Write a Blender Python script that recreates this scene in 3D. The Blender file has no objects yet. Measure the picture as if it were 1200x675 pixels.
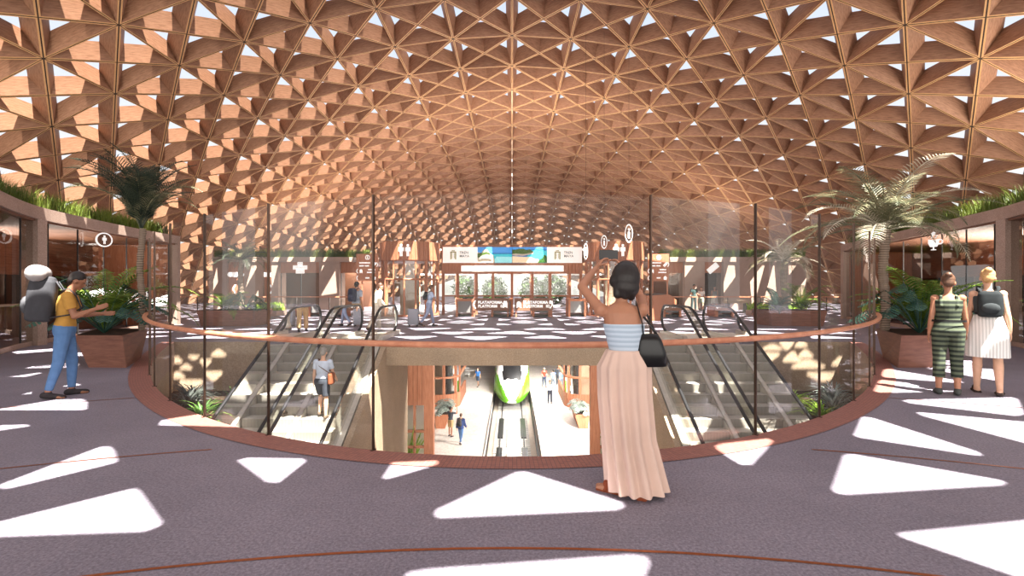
import bpy, bmesh, math, random
from mathutils import Vector, Matrix, Quaternion
random.seed(11)
PI = math.pi
scene = bpy.context.scene
COL = scene.collection

# ------------------------------------------------------------------ helpers
def lin(c):
    c /= 255.0
    return c / 12.92 if c <= 0.04045 else ((c + 0.055) / 1.055) ** 2.4
def S(r, g, b):
    return (lin(r), lin(g), lin(b), 1.0)

class MB:
    """collects simple shapes into one mesh"""
    def __init__(self):
        self.v = []; self.f = []; self.m = []; self.uv = []
    def poly(self, pts, m=0, uv=None):
        n = len(self.v)
        self.v += [tuple(p) for p in pts]
        self.f.append(tuple(range(n, n + len(pts)))); self.m.append(m); self.uv.append(uv)
    def grid(self, rings, m=0, closed=True, cap0=False, cap1=False):
        n = len(self.v); k = len(rings[0])
        for r in rings:
            self.v += [tuple(p) for p in r]
        for i in range(len(rings) - 1):
            for j in range(k if closed else k - 1):
                j2 = (j + 1) % k
                self.f.append((n + i*k + j, n + i*k + j2, n + (i+1)*k + j2, n + (i+1)*k + j)); self.m.append(m); self.uv.append(None)
        if cap0:
            self.f.append(tuple(n + j for j in reversed(range(k)))); self.m.append(m); self.uv.append(None)
        if cap1:
            self.f.append(tuple(n + (len(rings)-1)*k + j for j in range(k))); self.m.append(m); self.uv.append(None)
    def box(self, x0, x1, y0, y1, z0, z1, m=0):
        self.grid([[(x0,y0,z0),(x1,y0,z0),(x1,y1,z0),(x0,y1,z0)], [(x0,y0,z1),(x1,y0,z1),(x1,y1,z1),(x0,y1,z1)]], m, True, True, True)
    def beam(self, p0, p1, w, h, m=0):
        p0, p1 = Vector(p0), Vector(p1); d = (p1 - p0).normalized()
        up = Vector((0,0,1)) if abs(d.z) < .95 else Vector((0,1,0))
        s = d.cross(up).normalized() * w/2; u = s.cross(d).normalized() * h/2
        self.grid([[p - s - u, p + s - u, p + s + u, p - s + u] for p in (p0, p1)], m, True, True, True)
    def prism(self, poly, z0, z1, m=0):
        self.grid([[(x,y,z0) for x,y in poly], [(x,y,z1) for x,y in poly]], m, True, True, True)
    def prism_yz(self, poly, x0, x1, m=0):
        self.grid([[(x0,y,z) for y,z in poly], [(x1,y,z) for y,z in poly]], m, True, True, True)
    def prism_xz(self, poly, y0, y1, m=0):
        self.grid([[(x,y0,z) for x,z in poly], [(x,y1,z) for x,z in poly]], m, True, True, True)
    def tube(self, path, r, seg=8, m=0, cap=True, flat=1.0):
        path = [Vector(p) for p in path]; rings = []
        rr = r if isinstance(r, (list, tuple)) else [r]*len(path)
        prev = None
        for i, p in enumerate(path):
            a = path[max(i-1,0)]; b = path[min(i+1,len(path)-1)]
            d = (b - a).normalized()
            if prev is None:
                up = Vector((0,0,1)) if abs(d.z) < .9 else Vector((1,0,0))
                s = d.cross(up).normalized()
            else:
                s = (prev - d*prev.dot(d)).normalized()
            prev = s; u = s.cross(d)
            rings.append([p + (s*math.cos(2*PI*j/seg) + u*flat*math.sin(2*PI*j/seg))*rr[i] for j in range(seg)])
        self.grid(rings, m, True, cap, cap)
    def cyl(self, p0, p1, r0, r1=None, seg=16, m=0):
        self.tube([p0, p1], [r0, r0 if r1 is None else r1], seg, m)
    def lathe(self, c, prof, seg=24, m=0, sx=1, sy=1):
        self.grid([[(c[0]+sx*r*math.cos(2*PI*j/seg), c[1]+sy*r*math.sin(2*PI*j/seg), c[2]+z) for j in range(seg)] for r, z in prof], m, True, True, True)
    def ell(self, c, rx, ry, rz, seg=14, rot=None):
        rings = []
        for i in range(seg//2 + 1):
            t = -PI/2 + PI*i/(seg//2); t = max(-PI/2+.03, min(PI/2-.03, t))
            ring = []
            for j in range(seg):
                v = Vector((rx*math.cos(t)*math.cos(2*PI*j/seg), ry*math.cos(t)*math.sin(2*PI*j/seg), rz*math.sin(t)))
                if rot: v = rot @ v
                ring.append(Vector(c) + v)
            rings.append(ring)
        self.grid(rings, 0, True, True, True)
    def cap(self, p0, p1, r0, r1, seg=12, round0=True, round1=True):
        """tapered capsule with round or flat ends"""
        p0, p1 = Vector(p0), Vector(p1); d = p1 - p0
        if d.length < 1e-6: return
        d.normalize(); path = []; rr = []
        if round0:
            for a in (80, 50, 22): path.append(p0 - d*r0*math.sin(math.radians(a))); rr.append(r0*math.cos(math.radians(a)))
        path.append(p0); rr.append(r0); path.append(p1); rr.append(r1)
        if round1:
            for a in (22, 50, 80): path.append(p1 + d*r1*math.sin(math.radians(a))); rr.append(r1*math.cos(math.radians(a)))
        up = Vector((0,0,1)) if abs(d.z) < .9 else Vector((1,0,0))
        s = d.cross(up).normalized(); u = s.cross(d)
        self.grid([[p + (s*math.cos(2*PI*j/seg) + u*math.sin(2*PI*j/seg))*r for j in range(seg)] for p, r in zip(path, rr)], 0, True, True, True)
    def xform(self, M):
        self.v = [tuple(M @ Vector(p)) for p in self.v]; return self
    def add(self, o, M=None, m=None):
        n = len(self.v)
        self.v += [tuple(M @ Vector(p)) for p in o.v] if M else list(o.v)
        self.f += [tuple(i + n for i in f) for f in o.f]
        self.m += list(o.m) if m is None else [m]*len(o.f)
        self.uv += list(o.uv)
    def mesh(self, name, off=None, smooth=False):
        me = bpy.data.meshes.new(name)
        vs = self.v if off is None else [(a-off[0], b-off[1], c-off[2]) for a, b, c in self.v]
        me.from_pydata(vs, [], self.f)
        me.polygons.foreach_set('material_index', self.m)
        if any(u is not None for u in self.uv):
            ul = me.uv_layers.new(name='UVMap')
            for p, u in zip(me.polygons, self.uv):
                if u:
                    for li, q in zip(p.loop_indices, u): ul.data[li].uv = q
        bm = bmesh.new(); bm.from_mesh(me)
        bmesh.ops.recalc_face_normals(bm, faces=bm.faces); bm.to_mesh(me); bm.free()
        if smooth: me.polygons.foreach_set('use_smooth', [True]*len(me.polygons))
        me.update(); return me

def wloc(o):
    v = Vector(o.location)
    while o.parent is not None:
        o = o.parent; v = v + Vector(o.location)
    return v
def obj(name, mb, mats, parent=None, world=True, smooth=False, loc=None):
    """link a MB (or mesh) as ONE object; world-space coordinates are made relative to the parent"""
    mats = mats if isinstance(mats, (list, tuple)) else [mats]
    off = None
    if isinstance(mb, MB):
        if parent is not None and world: off = wloc(parent)
        if parent is None and loc is not None: off = loc
        me = mb.mesh(name, off, smooth)
    else: me = mb
    o = bpy.data.objects.new(name, me); COL.objects.link(o)
    if not me.materials:
        for m in mats: me.materials.append(m)
    if parent is not None: o.parent = parent
    elif loc is not None: o.location = loc
    return o
def tag(o, label=None, cat=None, group=None, kind=None):
    if label: o['label'] = label
    if cat: o['category'] = cat
    if group: o['group'] = group
    if kind: o['kind'] = kind
    return o
def thing(name, label, cat, loc=(0,0,0), rotz=0, group=None):
    o = bpy.data.objects.new(name, None); COL.objects.link(o); o.empty_display_size = .2
    o.location = loc; o.rotation_euler = (0,0,rotz)
    return tag(o, label, cat, group)
def struct(name, mb, mats, parent=None, smooth=False, label=None):
    o = obj(name, mb, mats, parent, smooth=smooth); o['kind'] = 'structure'
    if label: o['label'] = label
    return o
def dup(root, loc=None, rotz=None, label=None, group=None):
    r = root.copy(); COL.objects.link(r)
    if loc is not None: r.location = loc
    if rotz is not None: r.rotation_euler = (0,0,rotz)
    if label: r['label'] = label
    if group: r['group'] = group
    for ch in list(root.children):
        c = ch.copy(); COL.objects.link(c); c.parent = r
        for g in ch.children:
            d = g.copy(); COL.objects.link(d); d.parent = c
    return r
def bake(mb, name, voxel, smooth_it=3):
    """fuse overlapping shapes into one continuous skin"""
    me = mb.mesh('tmp'); o = bpy.data.objects.new('tmp', me); COL.objects.link(o)
    r = o.modifiers.new('r', 'REMESH'); r.mode = 'VOXEL'; r.voxel_size = voxel
    if smooth_it:
        s = o.modifiers.new('s', 'SMOOTH'); s.factor = .5; s.iterations = smooth_it
    dg = bpy.context.evaluated_depsgraph_get()
    out = bpy.data.meshes.new_from_object(o.evaluated_get(dg)); out.name = name
    bpy.data.objects.remove(o); bpy.data.meshes.remove(me)
    out.polygons.foreach_set('use_smooth', [True]*len(out.polygons))
    out.materials.clear(); return out
def fill2d(outer, holes, z, half):
    """flat slab with holes, from a filled curve"""
    cu = bpy.data.curves.new('tmp', 'CURVE'); cu.dimensions = '2D'; cu.fill_mode = 'BOTH' if half else 'BACK'
    cu.extrude = half
    for pts in [outer] + list(holes):
        sp = cu.splines.new('POLY'); sp.points.add(len(pts)-1); sp.use_cyclic_u = True
        for p, q in zip(sp.points, pts): p.co = (q[0], q[1], 0, 1)
    o = bpy.data.objects.new('tmp', cu); COL.objects.link(o)
    dg = bpy.context.evaluated_depsgraph_get()
    me = bpy.data.meshes.new_from_object(o.evaluated_get(dg))
    bpy.data.objects.remove(o); me.transform(Matrix.Translation((0,0,z)))
    me.materials.clear(); return me
def text_mb(s, size, align='LEFT', bold=.0, space=1.0):
    cu = bpy.data.curves.new('tmp', 'FONT'); cu.body = s; cu.size = size; cu.align_x = align; cu.offset = bold; cu.space_line = space
    cu.resolution_u = 3
    o = bpy.data.objects.new('tmp', cu); COL.objects.link(o)
    dg = bpy.context.evaluated_depsgraph_get()
    me = bpy.data.meshes.new_from_object(o.evaluated_get(dg))
    mb = MB()
    n = [tuple(v.co) for v in me.vertices]
    mb.v = n; mb.f = [tuple(p.vertices) for p in me.polygons]; mb.m = [0]*len(mb.f); mb.uv = [None]*len(mb.f)
    bpy.data.objects.remove(o); return mb
def upright(x, y, z, rz=0):
    """matrix that stands an xy drawing up so it faces -Y, at (x,y,z)"""
    return Matrix.Translation((x,y,z)) @ Matrix.Rotation(rz, 4, 'Z') @ Matrix.Rotation(PI/2, 4, 'X')

# ------------------------------------------------------------------ materials
def nm(name):
    m = bpy.data.materials.new(name); m.use_nodes = True
    nt = m.node_tree; b = nt.nodes['Principled BSDF']
    return m, nt, b
def setb(b, rough=.5, spec=.5, metal=0, **k):
    b.inputs['Roughness'].default_value = rough; b.inputs['Metallic'].default_value = metal
    b.inputs['Specular IOR Level'].default_value = spec
def plain(name, col, rough=.6, metal=0, spec=.4, var=.12, scale=20, bump=0, emit=0):
    """base colour with a little procedural mottling"""
    m, nt, b = nm(name); setb(b, rough, spec, metal)
    tc = nt.nodes.new('ShaderNodeTexCoord'); n = nt.nodes.new('ShaderNodeTexNoise'); n.inputs['Scale'].default_value = scale; n.inputs['Detail'].default_value = 4
    r = nt.nodes.new('ShaderNodeValToRGB'); e = r.color_ramp.elements
    e[0].position = .3; e[1].position = .7
    e[0].color = tuple(c*(1-var) for c in col[:3]) + (1,); e[1].color = tuple(min(1, c*(1+var)) for c in col[:3]) + (1,)
    nt.links.new(tc.outputs['Object'], n.inputs['Vector']); nt.links.new(n.outputs['Fac'], r.inputs['Fac']); nt.links.new(r.outputs['Color'], b.inputs['Base Color'])
    if bump:
        bp = nt.nodes.new('ShaderNodeBump'); bp.inputs['Strength'].default_value = bump; bp.inputs['Distance'].default_value = .01
        nt.links.new(n.outputs['Fac'], bp.inputs['Height']); nt.links.new(bp.outputs['Normal'], b.inputs['Normal'])
    if emit:
        nt.links.new(r.outputs['Color'], b.inputs['Emission Color']); b.inputs['Emission Strength'].default_value = emit
    return m
def timber(name, c0, c1, scale=(30,30,2.5), uv=False, rough=.55, plank=0):
    m, nt, b = nm(name); setb(b, rough, .3)
    tc = nt.nodes.new('ShaderNodeTexCoord'); mp = nt.nodes.new('ShaderNodeMapping'); mp.inputs['Scale'].default_value = scale
    n = nt.nodes.new('ShaderNodeTexNoise'); n.inputs['Scale'].default_value = 1; n.inputs['Detail'].default_value = 6; n.inputs['Roughness'].default_value = .65
    r = nt.nodes.new('ShaderNodeValToRGB'); e = r.color_ramp.elements; e[0].position = .33; e[1].position = .68; e[0].color = c0; e[1].color = c1
    L = nt.links.new
    L(tc.outputs['UV' if uv else 'Object'], mp.inputs['Vector']); L(mp.outputs['Vector'], n.inputs['Vector']); L(n.outputs['Fac'], r.inputs['Fac'])
    out = r.outputs['Color']
    n2 = nt.nodes.new('ShaderNodeTexNoise'); n2.inputs['Scale'].default_value = .35 if not uv else .15; L(tc.outputs['Object'], n2.inputs['Vector'])
    mx = nt.nodes.new('ShaderNodeMix'); mx.data_type = 'RGBA'; mx.blend_type = 'MULTIPLY'; mx.inputs['Factor'].default_value = .45
    r2 = nt.nodes.new('ShaderNodeValToRGB'); r2.color_ramp.elements[0].color = (.6,.55,.5,1); r2.color_ramp.elements[1].color = (1,1,1,1); r2.color_ramp.elements[0].position=.3; r2.color_ramp.elements[1].position=.65
    L(n2.outputs['Fac'], r2.inputs['Fac']); L(out, mx.inputs[6]); L(r2.outputs['Color'], mx.inputs[7]); out = mx.outputs[2]
    if plank:
        sx = nt.nodes.new('ShaderNodeSeparateXYZ'); L(tc.outputs['Object'], sx.inputs[0])
        w = nt.nodes.new('ShaderNodeTexWave'); w.wave_type = 'BANDS'; w.bands_direction = 'X'; w.inputs['Scale'].default_value = plank
        L(tc.outputs['Object'], w.inputs['Vector'])
        r3 = nt.nodes.new('ShaderNodeValToRGB'); r3.color_ramp.elements[0].color = (.45,.4,.38,1); r3.color_ramp.elements[0].position = 0; r3.color_ramp.elements[1].position = .08
        L(w.outputs['Fac'], r3.inputs['Fac'])
        m2 = nt.nodes.new('ShaderNodeMix'); m2.data_type = 'RGBA'; m2.blend_type = 'MULTIPLY'; m2.inputs['Factor'].default_value = 1
        L(out, m2.inputs[6]); L(r3.outputs['Color'], m2.inputs[7]); out = m2.outputs[2]
    L(out, b.inputs['Base Color']); return m
def stone(name, c0, c1, c2, sc=60, rough=.6, spec=.4, bump=.1, big=.6):
    """speckled terrazzo-like stone: fine grain plus soft large clouds"""
    m, nt, b = nm(name); setb(b, rough, spec); L = nt.links.new
    tc = nt.nodes.new('ShaderNodeTexCoord')
    n = nt.nodes.new('ShaderNodeTexNoise'); n.inputs['Scale'].default_value = sc; n.inputs['Detail'].default_value = 5; n.inputs['Roughness'].default_value = .7
    r = nt.nodes.new('ShaderNodeValToRGB'); e = r.color_ramp.elements; e[0].position = .32; e[1].position = .68; e[0].color = c0; e[1].color = c2
    em = e.new(.5); em.color = c1
    n2 = nt.nodes.new('ShaderNodeTexNoise'); n2.inputs['Scale'].default_value = big; n2.inputs['Detail'].default_value = 8; n2.inputs['Roughness'].default_value = .75
    r2 = nt.nodes.new('ShaderNodeValToRGB'); r2.color_ramp.elements[0].color = (.72,.72,.74,1); r2.color_ramp.elements[1].color = (1.12,1.1,1.1,1); r2.color_ramp.elements[0].position = .35; r2.color_ramp.elements[1].position = .68
    mx = nt.nodes.new('ShaderNodeMix'); mx.data_type = 'RGBA'; mx.blend_type = 'MULTIPLY'; mx.inputs['Factor'].default_value = .7
    L(tc.outputs['Object'], n.inputs['Vector']); L(tc.outputs['Object'], n2.inputs['Vector']); L(n.outputs['Fac'], r.inputs['Fac']); L(n2.outputs['Fac'], r2.inputs['Fac'])
    L(r.outputs['Color'], mx.inputs[6]); L(r2.outputs['Color'], mx.inputs[7]); L(mx.outputs[2], b.inputs['Base Color'])
    if bump:
        bp = nt.nodes.new('ShaderNodeBump'); bp.inputs['Strength'].default_value = bump; bp.inputs['Distance'].default_value = .01
        L(n.outputs['Fac'], bp.inputs['Height']); L(bp.outputs['Normal'], b.inputs['Normal'])
    return m
def tiles(name, c0, c1, grout, size):
    m, nt, b = nm(name); setb(b, .5, .4); L = nt.links.new
    tc = nt.nodes.new('ShaderNodeTexCoord'); br = nt.nodes.new('ShaderNodeTexBrick')
    br.inputs['Scale'].default_value = 1; br.inputs['Brick Width'].default_value = size; br.inputs['Row Height'].default_value = size; br.offset = 0
    br.inputs['Mortar Size'].default_value = size*.07; br.inputs['Color1'].default_value = c0; br.inputs['Color2'].default_value = c1; br.inputs['Mortar'].default_value = grout
    L(tc.outputs['UV'], br.inputs['Vector']); L(br.outputs['Color'], b.inputs['Base Color']); return m
def glass(name, tint=(.93,.96,.94,1), refl=1.0, base=.04, veil=0.0, dcol=(.6,.55,.45,1)):
    """thin sheet: lets light straight through, mirrors by fresnel, a touch of haze"""
    m = bpy.data.materials.new(name); m.use_nodes = True; nt = m.node_tree; nt.nodes.clear(); L = nt.links.new
    o = nt.nodes.new('ShaderNodeOutputMaterial'); t = nt.nodes.new('ShaderNodeBsdfTransparent'); t.inputs['Color'].default_value = tint
    g = nt.nodes.new('ShaderNodeBsdfGlossy'); g.inputs['Roughness'].default_value = .01; g.inputs['Color'].default_value = (1,1,1,1)
    fr = nt.nodes.new('ShaderNodeFresnel'); fr.inputs['IOR'].default_value = 1.45
    ml = nt.nodes.new('ShaderNodeMath'); ml.operation = 'MULTIPLY_ADD'; ml.inputs[1].default_value = refl; ml.inputs[2].default_value = base; ml.use_clamp = True
    mx = nt.nodes.new('ShaderNodeMixShader')
    L(fr.outputs[0], ml.inputs[0]); L(ml.outputs[0], mx.inputs[0])
    a = t.outputs[0]
    if veil:
        d = nt.nodes.new('ShaderNodeBsdfDiffuse'); d.inputs['Color'].default_value = dcol; m2 = nt.nodes.new('ShaderNodeMixShader')
        tc = nt.nodes.new('ShaderNodeTexCoord'); n = nt.nodes.new('ShaderNodeTexNoise'); n.inputs['Scale'].default_value = .8; L(tc.outputs['Object'], n.inputs['Vector'])
        mm = nt.nodes.new('ShaderNodeMath'); mm.operation = 'MULTIPLY'; mm.inputs[1].default_value = veil*2; L(n.outputs['Fac'], mm.inputs[0])
        L(mm.outputs[0], m2.inputs[0]); L(a, m2.inputs[1]); L(d.outputs[0], m2.inputs[2]); a = m2.outputs[0]
    L(a, mx.inputs[1]); L(g.outputs[0], mx.inputs[2]); L(mx.outputs[0], o.inputs['Surface']); return m
def leafmat(name, c0, c1, sc=6, trans=.25):
    m, nt, b = nm(name); setb(b, .5, .35); L = nt.links.new
    tc = nt.nodes.new('ShaderNodeTexCoord'); n = nt.nodes.new('ShaderNodeTexNoise'); n.inputs['Scale'].default_value = sc
    r = nt.nodes.new('ShaderNodeValToRGB'); r.color_ramp.elements[0].color = c0; r.color_ramp.elements[1].color = c1; r.color_ramp.elements[0].position = .35; r.color_ramp.elements[1].position = .65
    L(tc.outputs['Object'], n.inputs['Vector']); L(n.outputs['Fac'], r.inputs['Fac']); L(r.outputs['Color'], b.inputs['Base Color'])
    t = nt.nodes.new('ShaderNodeBsdfTranslucent'); L(r.outputs['Color'], t.inputs['Color']); mx = nt.nodes.new('ShaderNodeMixShader'); mx.inputs[0].default_value = trans
    L(b.outputs[0], mx.inputs[1]); L(t.outputs[0], mx.inputs[2]); L(mx.outputs[0], nt.nodes['Material Output'].inputs['Surface']); return m
def stripes(name, c0, c1, scale, axis='Z', rough=.8, width=.5):
    m, nt, b = nm(name); setb(b, rough, .2); L = nt.links.new
    tc = nt.nodes.new('ShaderNodeTexCoord'); w = nt.nodes.new('ShaderNodeTexWave'); w.bands_direction = axis; w.inputs['Scale'].default_value = scale; w.inputs['Distortion'].default_value = .6
    r = nt.nodes.new('ShaderNodeValToRGB'); r.color_ramp.elements[0].color = c0; r.color_ramp.elements[1].color = c1; r.color_ramp.elements[0].position = width-.08; r.color_ramp.elements[1].position = width+.08
    L(tc.outputs['Object'], w.inputs['Vector']); L(w.outputs['Fac'], r.inputs['Fac']); L(r.outputs['Color'], b.inputs['Base Color']); return m

M = {}
M['floor'] = stone('purple_grey_stone', S(97,92,103), S(126,120,131), S(149,144,154), 55, .55, .35, .12, .8)
M['lowfloor'] = stone('pale_stone', S(214,203,192), S(226,217,207), S(236,229,220), 8, .6, .3, .0, .5)
M['band'] = tiles('terracotta_mosaic', S(158,106,94), S(138,92,84), S(104,74,72), .035)
M['brass'] = plain('brass_inlay', S(176,106,66), .3, .8, .5, .15, 30)
M['tan'] = stone('tan_stone', S(150,128,106), S(172,150,126), S(190,170,146), 30, .75, .2, .15, .5)
M['pinkstone'] = stone('pinkish_stone', S(146,120,108), S(170,146,132), S(190,168,152), 40, .75, .2, .15, .5)
M['roof'] = timber('roof_timber', S(134,94,70), S(175,131,103), (3.0,24,1), True)
M['rooflight'] = timber('roof_edge_timber', S(200,150,100), S(222,176,124), (2,20,1), True)
M['seam'] = plain('dark_seam', S(48,30,22), .8)
M['wood'] = timber('cladding_timber', S(158,98,70), S(192,130,98), (22,22,1.6))
M['woodp'] = timber('plank_timber', S(158,98,70), S(190,128,96), (22,22,1.6), plank=1.6)
M['woodh'] = timber('horizontal_timber', S(116,80,62), S(152,108,86), (2,2,26))
M['wooddark'] = timber('dark_timber', S(92,62,46), S(126,86,64), (2,22,22))
M['rail'] = timber('handrail_timber', S(176,112,84), S(208,146,114), (8,8,8), rough=.35)
M['glass'] = glass('balustrade_glass', (.97,.975,.965,1), .08, .002, .02, (.85,.80,.72,1))  # diffuse share imitates light haze and sunlit patches over the hall
M['eglass'] = glass('escalator_glass', (.90,.91,.85,1), 1.0, .04, .34, (.62,.60,.48,1))
M['kglass'] = glass('shopfront_glass', (.60,.56,.52,1), .15, .012)
M['pglass'] = glass('pavilion_glass', (.94,.95,.93,1), 1.0, .03)
M['post'] = plain('dark_bronze_post', S(72,54,44), .3, .7, .5, .2, 9)
M['steel'] = plain('brushed_steel', S(208,202,192), .34, .45, .5, .08, 14)
M['deck'] = plain('light_cladding', S(205,198,186), .4, .1, .5, .07, 6)
M['rubber'] = plain('black_rubber', S(22,22,24), .45, 0, .5)
M['tread'] = stripes('grooved_tread', S(150,144,136), S(186,180,170), 12, 'X', .5)
M['riser'] = stripes('grooved_riser', S(120,115,108), S(150,145,136), 12, 'X', .5)
M['white'] = plain('white_lettering', S(248,246,242), .6, 0, .3, .02, 5, emit=.55)  # small glow added so the white signs and strips stay bright
M['whitep'] = plain('white_panel', S(238,232,226), .5, 0, .3, .02, 2)
M['dark'] = plain('dark_grey', S(52,50,50), .5)
M['grey'] = plain('mid_grey', S(120,118,116), .5)
M['black'] = plain('black', S(14,14,15), .35)
M['soil'] = plain('soil', S(58,44,36), .95, 0, .1, .3, 30, .5)
M['screenw'] = plain('lit_white_panel', S(240,236,230), .5, 0, .3, .02, 2, emit=.45)
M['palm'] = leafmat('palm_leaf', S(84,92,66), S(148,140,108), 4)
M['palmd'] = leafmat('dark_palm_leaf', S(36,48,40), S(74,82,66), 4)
M['palml'] = leafmat('sunlit_palm_leaf', S(170,160,138), S(222,212,192), 4)  # sunlight put into the pale leaf colour
M['fern'] = leafmat('fern_leaf', S(62,92,32), S(124,146,56), 5)
M['broad'] = leafmat('broad_leaf', S(26,58,50), S(64,98,84), 4)
M['grass'] = leafmat('roof_grass', S(58,74,24), S(116,132,52), .8, .3)
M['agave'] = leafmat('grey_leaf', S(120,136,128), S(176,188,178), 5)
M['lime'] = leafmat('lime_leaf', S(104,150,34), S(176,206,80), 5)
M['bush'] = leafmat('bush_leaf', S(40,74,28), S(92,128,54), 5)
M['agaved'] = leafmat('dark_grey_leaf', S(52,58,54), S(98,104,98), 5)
M['trunk'] = stripes('palm_trunk', S(84,70,60), S(150,132,116), 9, 'Z', .9)
M['bed'] = stone('pale_ballast', S(196,182,166), S(212,198,182), S(226,214,200), 20, .9, .1, 0, .5)
M['tie'] = plain('pale_sleeper', S(206,204,200), .8)
M['trainw'] = plain('train_white', S(240,240,238), .25, 0, .5, .02)
M['traing'] = plain('train_green', S(104,178,38), .25, 0, .5, .05)
# ------------------------------------------------------------------ camera, sky, sun
EYE = 1.5; F = 580.0
cam = bpy.data.cameras.new('camera'); cam.sensor_width = 36; cam.lens = F/1200*36; cam.clip_end = 500; cam.clip_start = .05
co = bpy.data.objects.new('camera', cam); COL.objects.link(co); co.location = (0,0,EYE); co.rotation_euler = (PI/2,0,0); scene.camera = co
def gx(px, d): return (px-600.0)*d/F
def gz(py, d): return EYE - (py-338.0)*d/F
def ground(px, py, z=0.0):
    d = (EYE-z)*F/(py-338.0); return (gx(px,d), d)

w = bpy.data.worlds.new('sky'); scene.world = w; w.use_nodes = True
nt = w.node_tree; bg = nt.nodes['Background']
tc = nt.nodes.new('ShaderNodeTexCoord'); sp = nt.nodes.new('ShaderNodeSeparateXYZ'); rp = nt.nodes.new('ShaderNodeValToRGB')
nt.links.new(tc.outputs['Generated'], sp.inputs[0]); nt.links.new(sp.outputs['Z'], rp.inputs['Fac'])
e = rp.color_ramp.elements; e[0].position = 0; e[0].color = (1.0,.97,.92,1); e[1].position = .6; e[1].color = (.60,.72,.95,1)
nt.links.new(rp.outputs['Color'], bg.inputs['Color']); bg.inputs['Strength'].default_value = 1.12

SUN = Vector((-.27,.40,-1.0))
sl = bpy.data.lights.new('sun', 'SUN'); sl.energy = 36; sl.angle = math.radians(.2); sl.color = (1,.955,.87)
so = bpy.data.objects.new('sun', sl); COL.objects.link(so); so.rotation_euler = SUN.to_track_quat('-Z','Y').to_euler(); so.location = (10,-10,30)
def area(name, loc, to, sx, sy, power, col=(1,1,1)):
    l = bpy.data.lights.new(name, 'AREA'); l.shape = 'RECTANGLE'; l.size = sx; l.size_y = sy; l.energy = power; l.color = col
    o = bpy.data.objects.new(name, l); COL.objects.link(o); o.location = loc
    o.rotation_euler = (Vector(to)-Vector(loc)).to_track_quat('-Z','Y').to_euler(); return o
area('rear_fill', (0,-9,4), (0,30,9), 40, 9, 3300, (1,.93,.85))
area('roof_fill', (0,6,11.8), (0,10,0), 36, 14, 1500, (.95,.95,1))
area('hall_fill', (2,40,-1.2), (0,40,-8), 6, 36, 15000, (1,.97,.93))
area('front_fill', (0,16.5,-1.6), (0,24,-5), 5.5, 1.0, 650, (1,.95,.88))
area('hall_key', (6.5,25,-1.2), (-2,38,-7.2), 3.0, 3.0, 6000, (1,.95,.88))

UPC = (1,.94,.87)  # tint of the unseen fill lamps added on rooftops to brighten the vault
for nme, x, y, z, sx_, sy_, pw in (('vault_fill_left_back',-15,38.5,3.75,9,5,900),('vault_fill_right_back',15,38.5,3.75,9,5,900),('vault_fill_portal',0,29.2,4.05,7,1.4,1800),('vault_fill_left',-16.5,15,3.72,4,7,500),('vault_fill_right',17.5,16,3.72,4,7,1500)):
    area(nme, (x,y,z), (x*.85,y+2,z+5), sx_, sy_, pw, UPC)

# ------------------------------------------------------------------ the rim of the opening
KR = .106; D0 = 4.36; DF = 13.8
def rim(x): return D0 + KR*x*x
def offs(x, o):
    """point o metres outside the rim"""
    t = Vector((1, 2*KR*x)).normalized(); n = Vector((t.y, -t.x)); return (x + n.x*o, rim(x) + n.y*o)
XE = math.sqrt((DF-D0)/KR)
# arc-length table
tab = [(0.0, 0.0)]; x = 0; s = 0
while x < 10:
    s += math.hypot(.01, rim(x+.01)-rim(x)); x += .01; tab.append((s, x))
def x_at(s):
    a = abs(s)
    for i in range(1, len(tab)):
        if tab[i][0] >= a: return math.copysign(tab[i][1], s) if a > 0 else 0.0
    return math.copysign(tab[-1][1], s)

void = []
N = 64
for i in range(N+1):
    x = -XE + 2*XE*i/N; void.append((x, rim(x)))
NY = 14.1
for a, b in ((6.385, 3.665), (-3.665, -6.385)):
    void += [(a, DF), (a, NY), (b, NY), (b, DF)]
floor = obj('floor', fill2d([(-46,-14),(46,-14),(46,88),(-46,88)], [void], -.33, .33), M['floor'])
tag(floor, 'purple grey speckled stone concourse floor', kind='structure')
mb = MB(); mb.box(-24,24,-6,74,-7.6,-7.2)
# lower floor, cut open for the track pit
mb = MB()
for x0, x1 in ((-24,-1.55),(1.55,24)): mb.box(x0,x1,-6,74,-7.6,-7.2)
struct('floor_lower', mb, M['lowfloor'], label='pale stone platform floor of the lower level')
# rim band, tiled with uv along the curve
mb = MB(); n = 160; sl_ = 0
prev = None
for i in range(n+1):
    x = -XE + 2*XE*i/n
    cur = (offs(x,-.03), offs(x,.27), sl_)
    if prev:
        sl_ += math.hypot(cur[0][0]-prev[0][0], cur[0][1]-prev[0][1]); cur = (cur[0], cur[1], sl_)
        p = [(*prev[0],.006),(*prev[1],.006),(*cur[1],.006),(*cur[0],.006)]
        mb.poly(p, 0, [(prev[2],0),(prev[2],.3),(cur[2],.3),(cur[2],0)])
        mb.poly([(*prev[0],.006),(*cur[0],.006),(*cur[0],-.66),(*prev[0],-.66)], 1)
    prev = cur
struct('trim_1', mb, [M['band'], M['pinkstone']], label='terracotta mosaic band around the opening')
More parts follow.
